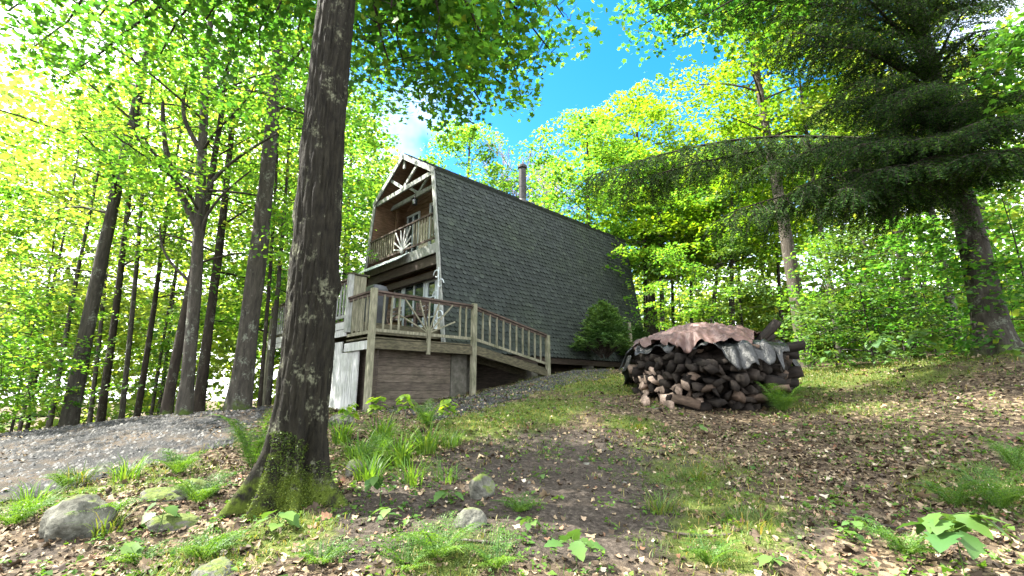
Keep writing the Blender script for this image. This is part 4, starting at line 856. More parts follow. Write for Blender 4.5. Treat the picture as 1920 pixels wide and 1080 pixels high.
# ------------------------------------------------------------------ the round woodpile and its tarpaulin
from mathutils import Matrix, Vector
PC = at(1323, 700, 9.35)[:2]; PR = 1.5
def wood_face_mat(name, c0, c1):
    t = NT(name); n = t.noise(16, 5, t.vec(1, .25, 1), .7); n2 = t.noise(3, 3); c = t.ramp(n, [(.3, c0), (.7, c1)]); r = t.math('ADD', t.math('MULTIPLY', t.N('ObjectInfo').outputs['Random'], .9), .45)
    return t.surf(t.mix(1., c, r, 'MULTIPLY'), .85, t.bump(n, .6, .01), .15)
M['split_dark'] = wood_face_mat('weathered_split_wood', (.006, .005, .0042), (.03, .024, .019)); M['split_pale'] = wood_face_mat('pale_split_wood', (.10, .07, .05), (.42, .32, .25)); M['split_mid'] = wood_face_mat('brown_split_wood', (.02, .014, .010), (.085, .06, .043))  # the pale wood also holds the sunlight of the pile's left end
M['log_bark'] = wood_face_mat('log_bark', (.004, .0035, .003), (.025, .019, .015))
def log_mesh(kind, seed):
    rg = np.random.default_rng(400 + seed); sh = (0, 0, 2, 1)[seed % 4]; r = .065 + .05 * rg.random()
    if sh == 0: a = np.r_[np.linspace(radians(28), radians(152), 6)]; pr = np.c_[np.cos(a) * r * 1.35, np.sin(a) * r * 1.35 - r * .55]; pr = np.vstack([pr, [[rg.normal() * .012, -r * .75]]])
    elif sh == 1: a = np.linspace(0, pi, 7); pr = np.c_[np.cos(a) * r * 1.2, np.sin(a) * r * 1.05 - r * .4]
    else: pr = np.array([[-1.25, -.42], [1.2, -.5], [1.0, .3], [-.9, .42]]) * r * .95
    pr = pr + rg.normal(size=pr.shape) * .008; n = len(pr); L = .42 + .14 * rg.random(); ys = np.linspace(-L, 0, 4); v = []
    for k, y in enumerate(ys):
        s = 1 + rg.normal() * .05; o = rg.normal(size=2) * .006
        for p in pr: v.append((p[0] * s + o[0], y + (rg.normal() * .012 if k in (0, 3) else 0), p[1] * s + o[1]))
    v.append((0, .004, 0)); v.append((0, -L, 0)); q, mi = [], []
    for k in range(3):
        for j in range(n): q.append((k * n + j, k * n + (j + 1) % n, (k + 1) * n + (j + 1) % n, (k + 1) * n + j)); mi.append(1 if (sh < 2 and j < n - (2 if sh == 0 else 1)) else 0)
    tr = [(3 * n + j, 3 * n + (j + 1) % n, 4 * n) for j in range(n)] + [((j + 1) % n, j, 4 * n + 1) for j in range(n)]
    return mesh_from('firewood_log', v, [q, tr], [M[kind], M['log_bark']], False, mi + [0] * len(tr))
LOGS = {k: [log_mesh(k, s) for s in range(12)] for k in ('split_dark', 'split_mid', 'split_pale')}
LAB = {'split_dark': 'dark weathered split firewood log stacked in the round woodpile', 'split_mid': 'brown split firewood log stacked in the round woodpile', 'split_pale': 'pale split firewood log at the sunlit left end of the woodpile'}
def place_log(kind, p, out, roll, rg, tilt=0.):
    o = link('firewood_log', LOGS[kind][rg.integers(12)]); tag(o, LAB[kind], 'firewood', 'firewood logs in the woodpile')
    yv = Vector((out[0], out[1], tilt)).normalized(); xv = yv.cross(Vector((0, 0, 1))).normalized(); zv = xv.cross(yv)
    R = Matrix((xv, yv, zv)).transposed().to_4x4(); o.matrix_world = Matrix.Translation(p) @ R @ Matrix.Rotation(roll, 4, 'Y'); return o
def rim(f): return PR * (.92 + .22 * f - .17 * f ** 3)                       # the wall of logs leans out towards its top
gpile = g1(*PC)
def woodpile():
    rg = np.random.default_rng(8); n = 0
    for L in range(6):
        f = L / 5; R = rim(f); m = 34; 
        for k in range(m):
            a = radians(-196 + 212 * (k + .5 * (L % 2) + rg.normal() * .12) / m); r = R * (1 + .05 * sin(3 * a + 1)) + rg.normal() * .085; x, y = PC[0] + r * cos(a), PC[1] + r * sin(a); g = g1(PC[0] + PR * cos(a), PC[1] + PR * sin(a)) * .75 + gpile * .25
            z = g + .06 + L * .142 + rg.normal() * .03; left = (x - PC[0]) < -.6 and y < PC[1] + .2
            kind = 'split_pale' if left and (L < 4 and rg.random() < .85 - .12 * L) else ('split_mid' if rg.random() < .14 else 'split_dark'); aj = a + rg.normal() * .26; out = (cos(aj), sin(aj))  # sunlight low on the left is painted in as paler logs
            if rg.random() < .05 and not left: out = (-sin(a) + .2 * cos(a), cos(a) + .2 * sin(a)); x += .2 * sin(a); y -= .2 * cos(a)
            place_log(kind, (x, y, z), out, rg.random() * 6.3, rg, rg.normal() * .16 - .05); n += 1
    for k in range(62):
        a = radians(-200 + 230 * rg.random()); r = PR * (.35 + .62 * math.sqrt(rg.random())); x, y = PC[0] + r * cos(a), PC[1] + r * sin(a)
        if x < PC[0] + .1 and rg.random() < .5: x = PC[0] + abs(x - PC[0])
        z = gpile + .74 + .34 * (1 - (r / PR) ** 2) + rg.normal() * .035; place_log('split_dark' if rg.random() < .75 else 'split_mid', (x, y, z), (cos(a + rg.normal() * .5), sin(a + rg.normal() * .5)), rg.random() * 6.3, rg, -.22 + .07 * rg.normal()); n += 1
    for (px_, py_, d_) in ((1212, 762, 7.9), (1262, 770, 7.7)):
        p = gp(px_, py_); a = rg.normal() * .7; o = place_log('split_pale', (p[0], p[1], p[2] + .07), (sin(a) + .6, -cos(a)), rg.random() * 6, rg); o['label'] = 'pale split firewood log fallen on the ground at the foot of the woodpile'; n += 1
    # the logs hidden inside, one mass
    V, Q = [], []; off = 0
    th = np.linspace(0, 2 * pi, 40, endpoint=False); hs = np.linspace(-.1, .78, 9); v = []
    for h in hs:
        for t_ in th: rr = PR * (.72 + .06 * sin(t_ * 9 + h * 20)); x, y = PC[0] + rr * cos(t_), PC[1] + rr * sin(t_); v.append((x, y, gpile + h))
    v.append((PC[0], PC[1], gpile + 1.08)); q = [(j * 40 + k, j * 40 + (k + 1) % 40, (j + 1) * 40 + (k + 1) % 40, (j + 1) * 40 + k) for j in range(8) for k in range(40)]; tr = [(320 + k, 320 + (k + 1) % 40, 360) for k in range(40)]
    tag(link('inner_firewood', mesh_from('inner_firewood', v, [q, tr], [M['log_bark']])), 'dark firewood packed inside the round woodpile behind the outer logs', 'firewood', None, 'stuff')
    print('logs', n)
woodpile()
def tarp(name, cx, cy, ra, rb, h0, dome, edge, m, label, seed, wr):
    nr, na = 60, 260; r = np.linspace(0, 1, nr)[:, None]; a = np.linspace(0, 2 * pi, na, endpoint=False)[None]
    rag = 1 + edge * (fbm(np.stack([np.cos(a) * 2.5, np.sin(a) * 2.5, a * 0 + seed], -1), 4) - .47) * 2.4
    x = cx + ra * r * np.cos(a) * rag; y = cy + rb * r * np.sin(a) * rag; rr = np.hypot(x - PC[0], y - PC[1]) / PR
    z = gpile + h0 + dome * (1 - np.minimum(rr, 1.15) ** 2) - np.maximum(rr - 1.02, 0) * 2.6
    z = z + (np.abs(fbm2(x, y, 3.0, 4, seed) - .45) - .08) * wr + (fbm2(x, y, 7, 3, seed + 2) - .45) * wr * .55 + (np.abs(fbm2(x, y, 13, 2, seed + 5) - .37) - .08) * wr * .3 + wr * .12 * np.sin(a * 9 + 3 * r + 2 * np.sin(2 * a)) * r ** 3
    ed = np.clip((rr - .72) / .3, 0, 1); fo = ed * .055 * np.sin(a * 31 + 5 * np.sin(a * 3)) * wr / .3; x = x + np.cos(a) * fo; y = y + np.sin(a) * fo; z = z + ed * .05 * np.sin(a * 17 + seed) * wr / .3
    v = np.stack([x + 0 * r, y + 0 * r, z], -1).reshape(-1, 3); i = np.arange(nr - 1)[:, None] * na; j = np.arange(na)[None]; k = (j + 1) % na; q = np.stack([i + j, i + k, i + na + k, i + na + j], -1).reshape(-1, 4)
    o = link(name, mesh_from(name, v[na:], [q[na:] - na], [m], True)); cap = [tuple(range(na))]
    s = o.modifiers.new('t', 'SOLIDIFY'); s.thickness = .006; return tag(o, label, 'tarpaulin')
t = NT('faded_tarp'); n = t.noise(4, 5); M['tarp'] = t.surf(t.ramp(n, [(.3, (.045, .026, .022)), (.6, (.085, .05, .042)), (.8, (.15, .10, .088))]), .6, t.bump(t.noise(14, 4), .4, .02), .35)
t = NT('black_plastic'); n = t.noise(5, 5); M['plastic'] = t.surf(t.ramp(n, [(.3, (.004, .0045, .0045)), (.62, (.009, .011, .0105)), (.8, (.08, .09, .085))]), .38, t.bump(t.noise(10, 5), .9, .05), .45)
tarp('black_plastic_sheet', PC[0] + .05, PC[1] - .05, 1.62, 1.66, .84, .3, .42, M['plastic'], 'ragged black plastic sheet hanging over the rim of the woodpile under the faded tarp', 3.3, .34)
tarp('tarpaulin', PC[0] - .25, PC[1] - .15, 1.2, 1.25, .91, .46, .3, M['tarp'], 'faded pinkish brown tarp draped over the top of the woodpile', 7.7, .34)

# ------------------------------------------------------------------ shrubs by the cabin, post
def shrub(b, w, h, seed, label, n=150):
    rg = np.random.default_rng(seed); o = thing('evergreen_shrub', b, label, 'shrub'); V, Q = [], []; off = 0; P, N, D = [], [], []
    for k in range(n):
        a = rg.random() * 6.3; z = h * (.34 + .64 * rg.random()); r = w * min(1.15, math.sqrt(max(.02, 1.12 * (1 - z / h))) * 1.25) * (.6 + .45 * rg.random()); e = A(cos(a) * r, sin(a) * r, z); s = A(cos(a) * .1, sin(a) * .1, .1 + z * .35); u = np.linspace(0, 1, 6)
        pts = s + (e - s) * u[:, None] + A(0, 0, .12) * np.sin(u * pi)[:, None]; v, q = tube(pts, .012 * (1 - .8 * u) + .002, 4); V.append(v); Q.append(q + off); off += len(v); d = (e - s) / np.linalg.norm(e - s)
        for j in range(9):
            td = d + rg.normal(size=3) * A(.6, .6, .3); td[2] -= .15; td /= np.linalg.norm(td); q0 = e - d * .35 * rg.random(); m = 16; u2 = np.linspace(0, 1, m)[:, None]; pp = q0 + td * .26 * u2 - A(0, 0, .07) * u2 ** 2; sd = np.cross(td, A(0, 0, 1)); sd /= np.linalg.norm(sd) + 1e-6
            for sg in (-1, 1): P.append(pp + sd * sg * .02); D.append(np.tile(sd * sg + td * .6, (m, 1)) + rg.normal(size=(m, 3)) * .2); N.append(np.tile(A(0, 0, 1), (m, 1)) + rg.normal(size=(m, 3)) * .4)
    P, N, D = map(np.concatenate, (P, N, D)); nd = np.array([[-.2, 0, 0], [-.25, .5, 0], [0, 1.1, 0], [.25, .5, 0]], float)
    link('stem', mesh_from('stem', np.concatenate(V), [np.concatenate(Q)], [M['bark_dark']], True), o); link('foliage', scatter('foliage', P, N, .055 * (.7 + .6 * rg.random(len(P))), nd, [M['yew']], rg, D), o)
def on_ground(u, v): p = H(u, v, 0); return A(p[0], p[1], g1(p[0], p[1]))
shrub(on_ground(-.95, 6.0), .95, 2.35, 61, 'dark evergreen shrub with layered sprays growing against the shingled cabin side', 190)
shrub(on_ground(-.5, 8.6), .75, 1.7, 62, 'smaller evergreen shrub at the far bottom corner of the cabin', 110)
def old_post():
    b = on_ground(-1.35, 7.0); m = MB(); m.tube([b - A(0, 0, .2), b + A(.01, 0, .8), b + A(0, .02, 1.62)], A(.075, .07, .066), 9); o = m.build('fence_post', M['deck']); o['label'] = 'weathered round post standing between the evergreen shrub and the woodpile'; o['category'] = 'post'
old_post()

# ------------------------------------------------------------------ small plants, stones, litter
def blades(pos, hgt, wid, az, bend, rg):
    """thin bending blades: four levels, the last a point"""
    n = len(pos); d = np.stack([np.cos(az), np.sin(az), 0 * az], 1); s = np.stack([-np.sin(az), np.cos(az), 0 * az], 1); lv = [0, .35, .7, 1.]; V = []
    for k, t_ in enumerate(lv):
        c = pos + d * (bend * hgt * t_ ** 2)[:, None] + A(0, 0, 1) * (hgt * (t_ - .45 * np.minimum(bend, 1.3) * t_ ** 3))[:, None]; w = (wid * (1 - t_ ** 2) * .5)[:, None]
        V += [c - s * w, c + s * w] if k < 3 else [c]
    V = np.stack(V, 1); i = np.arange(n)[:, None] * 7
    q = np.concatenate([i + A(0, 1, 3, 2).astype(int), i + A(2, 3, 5, 4).astype(int)]); tr = i + A(4, 5, 6).astype(int); return V.reshape(-1, 3), [q, tr]
def grass_tuft(b, n, h, label, seed, m='blade', wid=.014, spread=.09):
    rg = np.random.default_rng(seed); a = rg.random(n) * 6.3; p = np.stack([np.cos(a), np.sin(a), 0 * a], 1) * (spread * np.sqrt(rg.random(n)))[:, None] - A(0, 0, .03)
    v, f = blades(p, h * (.55 + .6 * rg.random(n)), wid * (.7 + .6 * rg.random(n)), a + rg.normal(size=n) * .5, .25 + .9 * rg.random(n), rg); o = link('grass_tuft', mesh_from('grass_tuft', v, f, [M[m]]), None, b); return tag(o, label, 'grass tuft', 'long-bladed grass tufts')
def fern(b, n, L, label, seed, rise=.8, m='fern'):
    rg = np.random.default_rng(seed); P, N, D, S = [], [], [], []; V, Q = [], []; off = 0; o = thing('fern', b, label, 'fern', 'ferns on the forest floor')
    for k in range(n):
        a = 2 * pi * k / n + rg.normal() * .3; ln = L * (.7 + .45 * rg.random()); u = np.linspace(0, 1, 9); dv = A(cos(a), sin(a), 0); up = rise * (.9 + .8 * rg.random()); pts = dv * (ln * u * (.55 + .35 * u))[:, None] + A(0, 0, 1) * (ln * (up * u - (.45 * up) * u ** 3))[:, None] - A(0, 0, .02)
        v, q = tube(pts, .004 * (1 - .7 * u), 4); V.append(v); Q.append(q + off); off += len(v)
        for t_ in np.linspace(.14, .98, 17):
            c = np.array([np.interp(t_, u, pts[:, i]) for i in range(3)]); tg = np.array([np.interp(min(1, t_ + .05), u, pts[:, i]) for i in range(3)]) - c; tg /= np.linalg.norm(tg) + 1e-9; sd = np.cross(tg, A(0, 0, 1)); sd /= np.linalg.norm(sd) + 1e-9; pl = ln * .30 * math.sin(pi * min(1, .12 + .93 * t_)) ** .8 + .01; nm = np.cross(sd, tg)
            for sg in (-1, 1):
                d2 = sd * sg + tg * .35; d2 /= np.linalg.norm(d2); e2 = np.cross(nm, d2); m_ = max(3, int(pl / .016)); w = np.linspace(.05, .95, m_)[:, None]; base = c + d2 * pl * w - A(0, 0, .12 * pl) * w ** 2
                for s2 in (-1, 1): P.append(base); D.append(np.tile(e2 * s2 + d2 * .6, (m_, 1))); N.append(np.tile(nm, (m_, 1)) + rg.normal(size=(m_, 3)) * .4); S.append((.9 * pl * .20 * (1.05 - w[:, 0])) + .004)
    P, N, D, S = map(np.concatenate, (P, N, D, S)); nd = np.array([[-.2, .45, 0], [-.22, .8, 0], [0, 1.45, 0], [.22, .8, 0]], float)
    link('stem', mesh_from('stem', np.concatenate(V), [np.concatenate(Q)], [M['fern']], True), o); link('fronds', scatter('fronds', P, N, S, nd, [M[m]], rg, D), o); return o
def seedling(b, n, h, leaf, label, seed, m='leaf_pale', spread=.5, name='maple_seedling'):
    rg = np.random.default_rng(seed); o = thing(name, b, label, 'seedling', 'leafy seedlings'); V, Q = [], []; off = 0; P, N, D = [], [], []
    def put(p, r):
        nonlocal off; v, q = tube(p, r, 4); V.append(v); Q.append(q + off); off += len(v)
    top = A(rg.normal() * .03, rg.normal() * .03, h); put(np.stack([A(0, 0, -.03), top * .5 + A(.01, 0, 0), top]), .0035)
    for k in range(n):
        a = k * 2.4 + rg.normal() * .3; f = .55 + .45 * rg.random(); s = top * f; e = s + A(cos(a), sin(a), .25 + .2 * rg.random()) * leaf * spread * (.8 + rg.random()); put(np.stack([s, (s + e) / 2 + A(0, 0, .01), e]), .002); dv = A(cos(a), sin(a), -.2 if leaf < .2 else .05); P.append(e + dv * leaf * .35); D.append(dv); N.append(A(cos(a) * .35, sin(a) * .35, 1) + rg.normal(size=3) * .2)
    link('stem', mesh_from('stem', np.concatenate(V), [np.concatenate(Q)], [M['fern']], True), o); link('leaves', scatter('leaves', np.array(P), np.array(N), leaf * (.75 + .5 * rg.random(n)), (OVATE if seed % 3 != 1 else BROAD) * A(1.05, 1, 1.), [M[m]], rg, np.array(D)), o)
def rock(b, sx, sy, sz, label, seed, mossy=.5, name='rock', rz=0.):
    rg = np.random.default_rng(seed); import bmesh; bm = bmesh.new(); bmesh.ops.create_icosphere(bm, subdivisions=5, radius=1); me = bpy.data.meshes.new(name); bm.to_mesh(me); bm.free()
    v = np.array([q.co for q in me.vertices]); pl = rg.normal(size=(9, 3)); pl /= np.linalg.norm(pl, axis=1)[:, None]; c = .72 + .2 * rg.random(9)
    s = np.minimum(1, (c[None] / np.maximum(v @ pl.T, 1e-3)).min(1)); v = v * s[:, None]; v *= (1 + (fbm(v * 1.6 + seed, 4) - .47) * .45 + (fbm(v * 7 + seed, 3) - .43) * .13)[:, None]
    v *= A(sx, sy, sz); me.vertices.foreach_set('co', v.astype(np.float32).ravel()); me.polygons.foreach_set('use_smooth', np.ones(len(me.polygons), bool)); t = NT('field_stone'); n = t.noise(7, 7, None, .7); c = t.ramp(n, [(.3, (.03, .03, .024)), (.5, (.08, .08, .066)), (.75, (.18, .18, .15))]); g = t.N('NewGeometry'); sp_ = t.N('SeparateXYZ'); t.L(g.outputs['Normal'], sp_.inputs[0])
    mk = t.math('MULTIPLY', t.step(t.math('ADD', sp_.outputs['Z'], t.math('MULTIPLY', t.math('SUBTRACT', t.noise(4, 5), .5), 2.2)), 1.15 - mossy, 1.45 - mossy), .85); c = t.mix(mk, c, t.ramp(t.noise(45, 3), [(.3, (.035, .055, .012)), (.7, (.10, .13, .025))])); me.materials.append(t.surf(c, .95, t.bump(n, .9, .04), .1))
    return tag(link(name, me, None, b, rz), label, 'rock')
def sink(p, k): return p - A(0, 0, k)

for i, (x, y, n, h, lb) in enumerate([(672, 862, 80, .42, 'long-bladed grass tuft right against the foreground maple trunk'), (715, 835, 100, .56, 'tall arching grass tuft behind the others near the deck post'), (748, 872, 90, .5, 'dense arching grass tuft in the middle of the clump right of the maple'), (800, 850, 90, .5, 'broad grass tuft at the right of the clump below the deck'), (846, 838, 80, .4, 'grass tuft at the right edge of the clump nearest the gravel path'),
        (772, 908, 70, .4, 'front grass tuft with pale base blades in the clump right of the maple'), (835, 905, 46, .34, 'small grass tuft at the lower right of the clump'), (690, 905, 70, .42, 'low grass tuft at the lower left of the clump by the maple root'), (640, 830, 80, .5, 'sunlit grass tuft beside the white skirting boards'), (985, 800, 40, .16, 'low grass tuft on the slope below the ramp'), (235, 900, 90, .34, 'green grass tuft on the bank beside the gravel driveway'),
        (60, 955, 90, .36, 'grass tuft at the left edge above the boulder'), (195, 1000, 70, .3, 'fine grass tuft growing against the big boulder'), (150, 905, 70, .28, 'grass tuft at the driveway edge above the boulder'), (1190, 800, 120, .13, 'short bright green grass tuft in front of the woodpile'), (1310, 895, 80, .2, 'dry pale grass tuft on the slope in the middle of the ground'), (1240, 960, 80, .24, 'dry straw-coloured grass tuft right of the bare soil'), (1400, 985, 70, .2, 'mossy grass tuft on the right slope')]):
    grass_tuft(gp(x, y), n, h, lb, 500 + i, 'lush' if h > .3 else 'blade', .018 if h > .4 else .009, .12 if h > .2 else .2)
for i, (x, y, n, L, rs, lb) in enumerate([(1468, 752, 11, .62, .95, 'bright green fern in front of the right end of the woodpile'), (470, 880, 12, .55, 1.25, 'feathery fern on the left side of the foreground maple'), (335, 888, 10, .42, .8, 'fern on the bank between the driveway and the mossy rock'), (372, 945, 10, .40, .7, 'fern covering the mossy rock left of the maple root'), (185, 985, 9, .36, .7, 'fern in front of the big boulder'), (120, 915, 9, .34, .7, 'fern near the driveway edge at the left'), (25, 985, 10, .42, .7, 'fern at the far left edge'),
        (820, 1050, 12, .40, .6, 'low fern at the bottom centre of the picture'), (765, 1068, 9, .32, .6, 'small fern touching the bottom edge left of the centre fern'), (380, 1050, 12, .36, .6, 'soft fern at the bottom left below the maple root'), (1875, 955, 11, .42, .9, 'large soft fern at the right edge'), (1790, 950, 9, .34, .9, 'fern left of the large fern at the right edge'), (1905, 880, 9, .34, .9, 'fern at the right edge farther up the slope'), (975, 960, 9, .28, .6, 'small fern right of the two centre stones'), (700, 880, 10, .42, 1.0, 'fern growing among the grass tufts right of the maple'), (800, 800, 10, .5, 1.0, 'fern behind the grass clump below the deck'), (930, 1065, 9, .3, .7, 'low fern at the bottom edge right of the centre fern'), (600, 1060, 9, .3, .7, 'low fern at the bottom edge below the maple root'), (1700, 1040, 10, .34, .7, 'fern at the bottom right beside the large-leaved seedling'), (1330, 1062, 9, .28, .7, 'mossy fern at the bottom right of centre'), (255, 1060, 8, .25, .6, 'tiny fern at the bottom left corner area')]):
    q = gp(x, y)
    if x == 1468: q = at(1462, 745, 7.75); q[2] = g1(q[0], q[1])
    fern(q, n, L, lb, 540 + i, rs)
for i, (x, y, n, h, lf, lb) in enumerate([(712, 950, 8, .22, .11, 'maple seedling with broad leaves right of the maple root'), (722, 985, 5, .1, .09, 'small maple seedling below the broad-leaved seedling'), (838, 945, 5, .08, .10, 'flat seedling with yellow-green leaves beside the dark stone'), (1082, 1062, 7, .14, .11, 'green seedling with upright leaves at the bottom centre'), (530, 1000, 7, .10, .11, 'sunlit seedling on the moss in front of the maple root'), (985, 1000, 8, .09, .07, 'tiny pale seedling in the litter right of the pale stone'),
        (290, 1010, 8, .2, .10, 'leafy seedling on the dark bank left of the maple root'), (235, 1060, 6, .14, .09, 'seedling with narrow leaves at the bottom left'), (1810, 1085, 13, .32, .16, 'large-leaved seedling at the bottom right corner'), (1310, 815, 6, .12, .08, 'bright seedling in front of the woodpile'), (1440, 1070, 5, .07, .08, 'flat seedling at the bottom right of centre'), (1010, 905, 4, .06, .06, 'tiny seedling on the bare soil'), (1600, 1000, 5, .1, .07, 'small seedling on the leaf litter at the right'),
        (700, 812, 24, .5, .10, 'bright yellow-green leafy plant in front of the corner post'), (655, 818, 22, .45, .10, 'yellow-green leafy plant by the white skirting boards'), (760, 808, 24, .5, .10, 'yellow-green leafy plant below the brown deck wall'), (838, 812, 24, .45, .10, 'yellow-green leafy plant at the right of the clump below the deck'), (1660, 700, 18, .8, .2, 'broad-leaved plant on the ridge between the pale tree and the hemlock'), (1745, 705, 20, .8, .2, 'broad-leaved plant on the ridge left of the hemlock trunk'), (1905, 705, 8, .5, .14, 'plant with a yellow leaf at the right edge by the hemlock foot'), (1560, 700, 14, .5, .15, 'leafy plant behind the right end of the woodpile')]):
    seedling(gp(x, y), n, h, lf, lb, 600 + i, 'leaf_yel' if 'yellow-green leafy' in lb else 'leaf_pale')
rock(sink(gp(142, 1000), -.06),   .22, .18, .20, 'large rounded boulder on the bank at the lower left', 71, .35, 'boulder', .3)
rock(sink(gp(903, 932), -.05), .13, .10, .13, 'dark angular mossy stone in the middle of the slope', 72, .75, 'rock', .7)
rock(sink(gp(882, 985), -.02), .12, .10, .10, 'pale rounded stone just below the dark angular stone', 73, .4)
rock(sink(gp(365, 930), -.03), .21, .15, .13, 'mossy flat rock half covered by fern left of the maple', 74, .9)
rock(sink(gp(330, 985), 0), .2, .14, .1, 'mossy rock on the dark bank left of the maple root', 75, .8)
rock(sink(gp(300, 935), .0), .24, .16, .1, 'flat stone behind the big boulder', 76, .6)
rock(sink(gp(400, 1078), 0), .13, .1, .09, 'pale mossy stone at the bottom edge left of centre', 77, .5)
rock(sink(gp(672, 890), -.03), .14, .12, .13, 'stone between the maple trunk and the grass tufts', 78, .6)
rock(sink(gp(463, 945), -.05), .09, .08, .11, 'moss-covered stone against the left side of the maple root', 79, 1.)
rock(sink(gp(640, 795), -.03), .22, .18, .16, 'grey stone at the foot of the white skirting boards', 80, .3)
for i, (x, y, s) in enumerate([(1100, 870, .04), (1088, 862, .03), (990, 905, .03), (1200, 888, .03), (1130, 845, .025), (1170, 905, .03), (960, 865, .03)]):
    o = rock(gp(x, y), s, s * .8, s * .5, 'small white stone lying on the bare dark soil', 90 + i, -.5); o['group'] = 'white stones on the bare soil'

def sample(n, r0, r1, rg, amax=60):
    r = rg.uniform(r0, r1, n); a = np.radians(rg.uniform(-amax, amax, n)); x, y = r * np.sin(a), r * np.cos(a)
    ok = ~inpoly(x, y, DRIVE) & ((x - PC[0]) ** 2 + (y - PC[1]) ** 2 > 1.25 ** 2); d = np.stack([x, y], 1) - HC; ok &= ~(((d @ HU) > -.6) & ((d @ HV) > -2.5)); return x[ok], y[ok]
def litter():
    rg = np.random.default_rng(21)
    for k, (n, r0, r1, shp, s) in enumerate([(5000, 1.8, 6.5, MAPLE * A(.85, .9, 3.2), .036), (19000, 1.8, 7.5, OVATE * A(1.25, 1, 1.8) + A(0, 0, .1) * np.sin(OVATE[:, 1:2] * 7), .038), (26000, 5.5, 15, D4 * A(1.15, 1, 2.4), .044)]):
        x, y = sample(n, r0, r1, rg); soil, grass = cover_masks(x, y); w = np.clip(-.25 + 2.2 * fbm2(x, y, 1.3, 4, 2.2), .05, 1) * np.clip(.4 + np.abs(x - .6) * .36, 0, 1.3) * (1 - .6 * soil) * (1 - .3 * np.clip(grass, 0, 1)); ok = rg.random(len(x)) < w; x, y = x[ok], y[ok]; z = gz(x, y)
        nrm = rg.normal(size=(len(x), 3)) * .38 + A(0, 0, 1); p = np.stack([x, y, z + .006 + .014 * rg.random(len(x))], 1)
        tag(link('fallen_leaves', scatter('fallen_leaves', p, nrm, s * np.exp(rg.normal(size=len(x)) * .38) * .9, shp, [M['litter']], rg)), 'brown and tan fallen leaves strewn over the slope', 'leaf litter', None, 'stuff')
litter()
def drive_leaves():
    rg = np.random.default_rng(41); x = rg.uniform(-9, 1, 5000); y = rg.uniform(4, 13, 5000); ok = (inpoly(x, y, DRIVE) | inpoly(x, y, PATH)) & (fbm2(x, y, 1.1, 3, 3.) > .47); x, y = x[ok], y[ok]; n = len(x)
    tag(link('fallen_leaves', scatter('fallen_leaves', np.stack([x, y, gz(x, y) + .03], 1), rg.normal(size=(n, 3)) * .35 + A(0, 0, 1), .05 * (.5 + rg.random(n)), D4 * A(1.1, 1, 2), [M['litter']], rg)), 'dead leaves blown onto the gravel', 'leaf litter', None, 'stuff')
drive_leaves()
def grass():
    rg = np.random.default_rng(22); x, y = sample(150000, 2.0, 15, rg); soil, g = cover_masks(x, y); ok = rg.random(len(x)) < np.clip(g * 1.25 - .12, 0, 1) ** 1.5; x, y = x[ok], y[ok]; z = gz(x, y); n = len(x); sz = .03 + .06 * rg.random(n) * (.4 + fbm2(x, y, 2, 3, 9.))
    v, f = blades(np.stack([x, y, z - .006], 1), sz * (1 + .03 * np.hypot(x, y)), .0045 * (.7 + .6 * rg.random(n)) * (1 + .12 * np.hypot(x, y)), rg.random(n) * 6.3, .3 + rg.random(n), rg); tag(link('grass', mesh_from('grass', v, f, [M['blade']])), 'short green grass and moss growing in patches on the slope', 'grass', None, 'stuff'); print('grass', n)
    # driveway and path borders
    x = rg.uniform(-9, 3.6, 40000); y = rg.uniform(4, 16, 40000); inn = inpoly(x, y, DRIVE) | inpoly(x, y, PATH); w = np.zeros(len(x))
    for k in range(8): a = k * pi / 4; w += (inpoly(x + .35 * cos(a), y + .35 * sin(a), DRIVE) | inpoly(x + .35 * cos(a), y + .35 * sin(a), PATH)) != inn
    ok = (w > 2) & (rg.random(len(x)) < .6) & (fbm2(x, y, 1.5, 3, 4.) > .42); x, y = x[ok], y[ok]; n = len(x); v, f = blades(np.stack([x, y, gz(x, y)], 1), .06 + .09 * rg.random(n), np.full(n, .008), rg.random(n) * 6.3, .3 + rg.random(n), rg); tag(link('grass', mesh_from('grass', v, f, [M['blade']])), 'grass growing along the edges of the gravel', 'grass', None, 'stuff')
grass()
def cover():
    rg = np.random.default_rng(29); x, y = sample(16000, 2.0, 12, rg); soil, g = cover_masks(x, y); w = np.clip(fbm2(x, y, 1.9, 4, 6.6) * 2.8 - .98, 0, 1) * (1 - .5 * soil); ok = rg.random(len(x)) < w; x, y = x[ok], y[ok]; n = len(x)
    c = np.repeat(np.stack([x, y, gz(x, y) + .02], 1), 4, 0); c += rg.normal(size=c.shape) * A(.022, .022, .012); nn = rg.normal(size=c.shape) * .45 + A(0, 0, 1)
    tag(link('ground_cover', scatter('ground_cover', c, nn, .03 * np.exp(rg.normal(size=len(c)) * .35), D4 * A(1, 1, 1.5), [M['fern']], rg)), 'small green leaves sprouting through the leaf litter', 'ground cover', None, 'stuff')
    # cushions of moss
    x, y = sample(90000, 2.2, 11, rg); w = np.clip(fbm2(x, y, 2.2, 3, 12.) * 4 - 1.85, 0, 1) * np.clip((x + 1.2) / 1.5, .15, 1); ok = rg.random(len(x)) < w; x, y = x[ok], y[ok]; n = len(x)
    v, f = blades(np.stack([x, y, gz(x, y) - .004], 1), .016 + .018 * rg.random(n), np.full(n, .011), rg.random(n) * 6.3, .6 + rg.random(n), rg); tag(link('moss', mesh_from('moss', v, f, [M['moss']])), 'yellow-green moss cushions on the slope', 'moss', None, 'stuff'); print('cover', len(c), n)
cover()
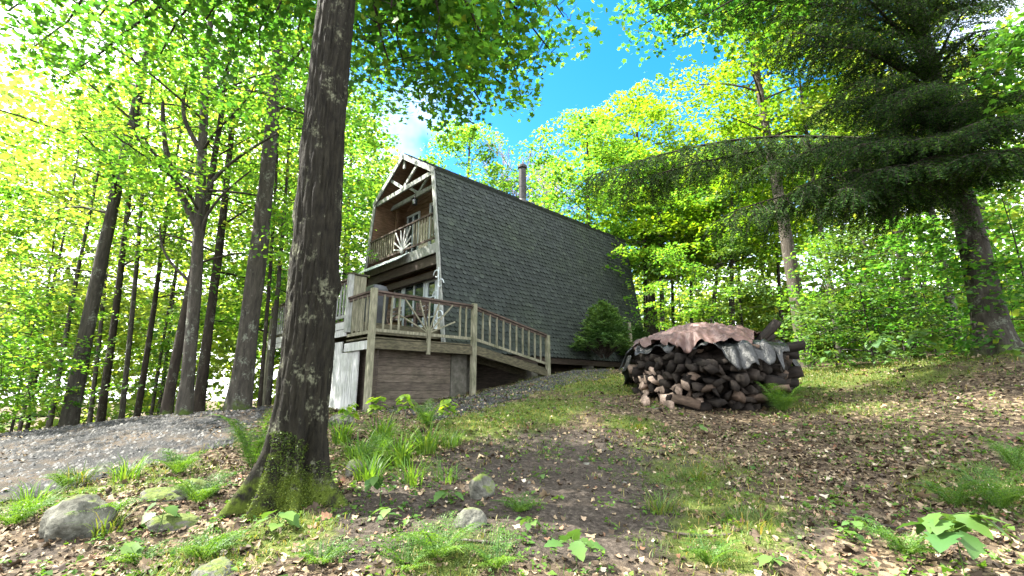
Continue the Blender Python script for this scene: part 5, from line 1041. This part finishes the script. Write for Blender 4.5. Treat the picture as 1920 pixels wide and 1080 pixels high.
def stones():
    rg = np.random.default_rng(23); V, T = [], []; base = np.array([[1, 0, 0], [-.5, .86, 0], [-.5, -.86, 0], [0, 0, .8], [.3, .2, .75]], float); tri = np.array([[0, 1, 4], [1, 3, 4], [1, 2, 3], [2, 0, 3], [0, 4, 3]])
    for P, n in ((DRIVE, 16000), (PATH, 9000)):
        Pn = np.array(P); x = rg.uniform(Pn[:, 0].min() - .3, Pn[:, 0].max() + .3, n * 2); y = rg.uniform(Pn[:, 1].min() - .3, Pn[:, 1].max() + .3, n * 2); ok = inpoly(x + rg.normal(size=len(x)) * .12, y + rg.normal(size=len(x)) * .12, P); x, y = x[ok], y[ok]; z = gz(x, y) + .008; m = len(x); s = .012 + .03 * rg.random(m) ** 2.5; a = rg.random(m) * 6.3; b = base[None] * (1 + rg.normal(size=(m, 5, 3)) * .18)
        bx = b[..., 0] * np.cos(a)[:, None] - b[..., 1] * np.sin(a)[:, None]; by = b[..., 0] * np.sin(a)[:, None] + b[..., 1] * np.cos(a)[:, None]; V.append(np.stack([x[:, None] + bx * s[:, None], y[:, None] + by * s[:, None], z[:, None] + b[..., 2] * s[:, None]], -1).reshape(-1, 3)); T.append((np.arange(m)[:, None, None] * 5 + tri[None]).reshape(-1, 3))
    T[1] = T[1] + len(V[0]); tag(link('gravel', mesh_from('gravel', np.concatenate(V), [np.concatenate(T)], [M['stone']])), 'loose grey gravel on the driveway and the path', 'gravel', None, 'stuff')
stones()
for i, (x, y, l, a, lb) in enumerate([(1000, 820, .5, .5, 'thin fallen stick below the ramp on the slope'), (1290, 1010, .6, -.4, 'pale thin twig lying in the litter at the lower right'), (720, 1040, .5, .6, 'thin dark twig at the bottom left of centre'), (1640, 985, .7, -1.0, 'long thin twig lying across the leaf litter at the right'), (1240, 768, .6, .1, 'pale stick on the ground in front of the woodpile'), (1790, 760, .9, .3, 'pale stick in the sunlit litter at the right'), (900, 1020, .5, -.2, 'thin twig near the bottom centre')]):
    p = gp(x, y); rg = np.random.default_rng(700 + i); u = np.linspace(-.5, .5, 8); q = np.stack([p[0] + cos(a) * l * u + rg.normal(size=8) * .012, p[1] + sin(a) * l * u + rg.normal(size=8) * .012, 0 * u], 1); q[:, 2] = gz(q[:, 0], q[:, 1]) + .015
    m = MB(); m.tube(q, .008 * (1.2 - np.abs(u)), 6); o = m.build('fallen_twig', M['bark_grey']); o['label'] = lb; o['category'] = 'twig'
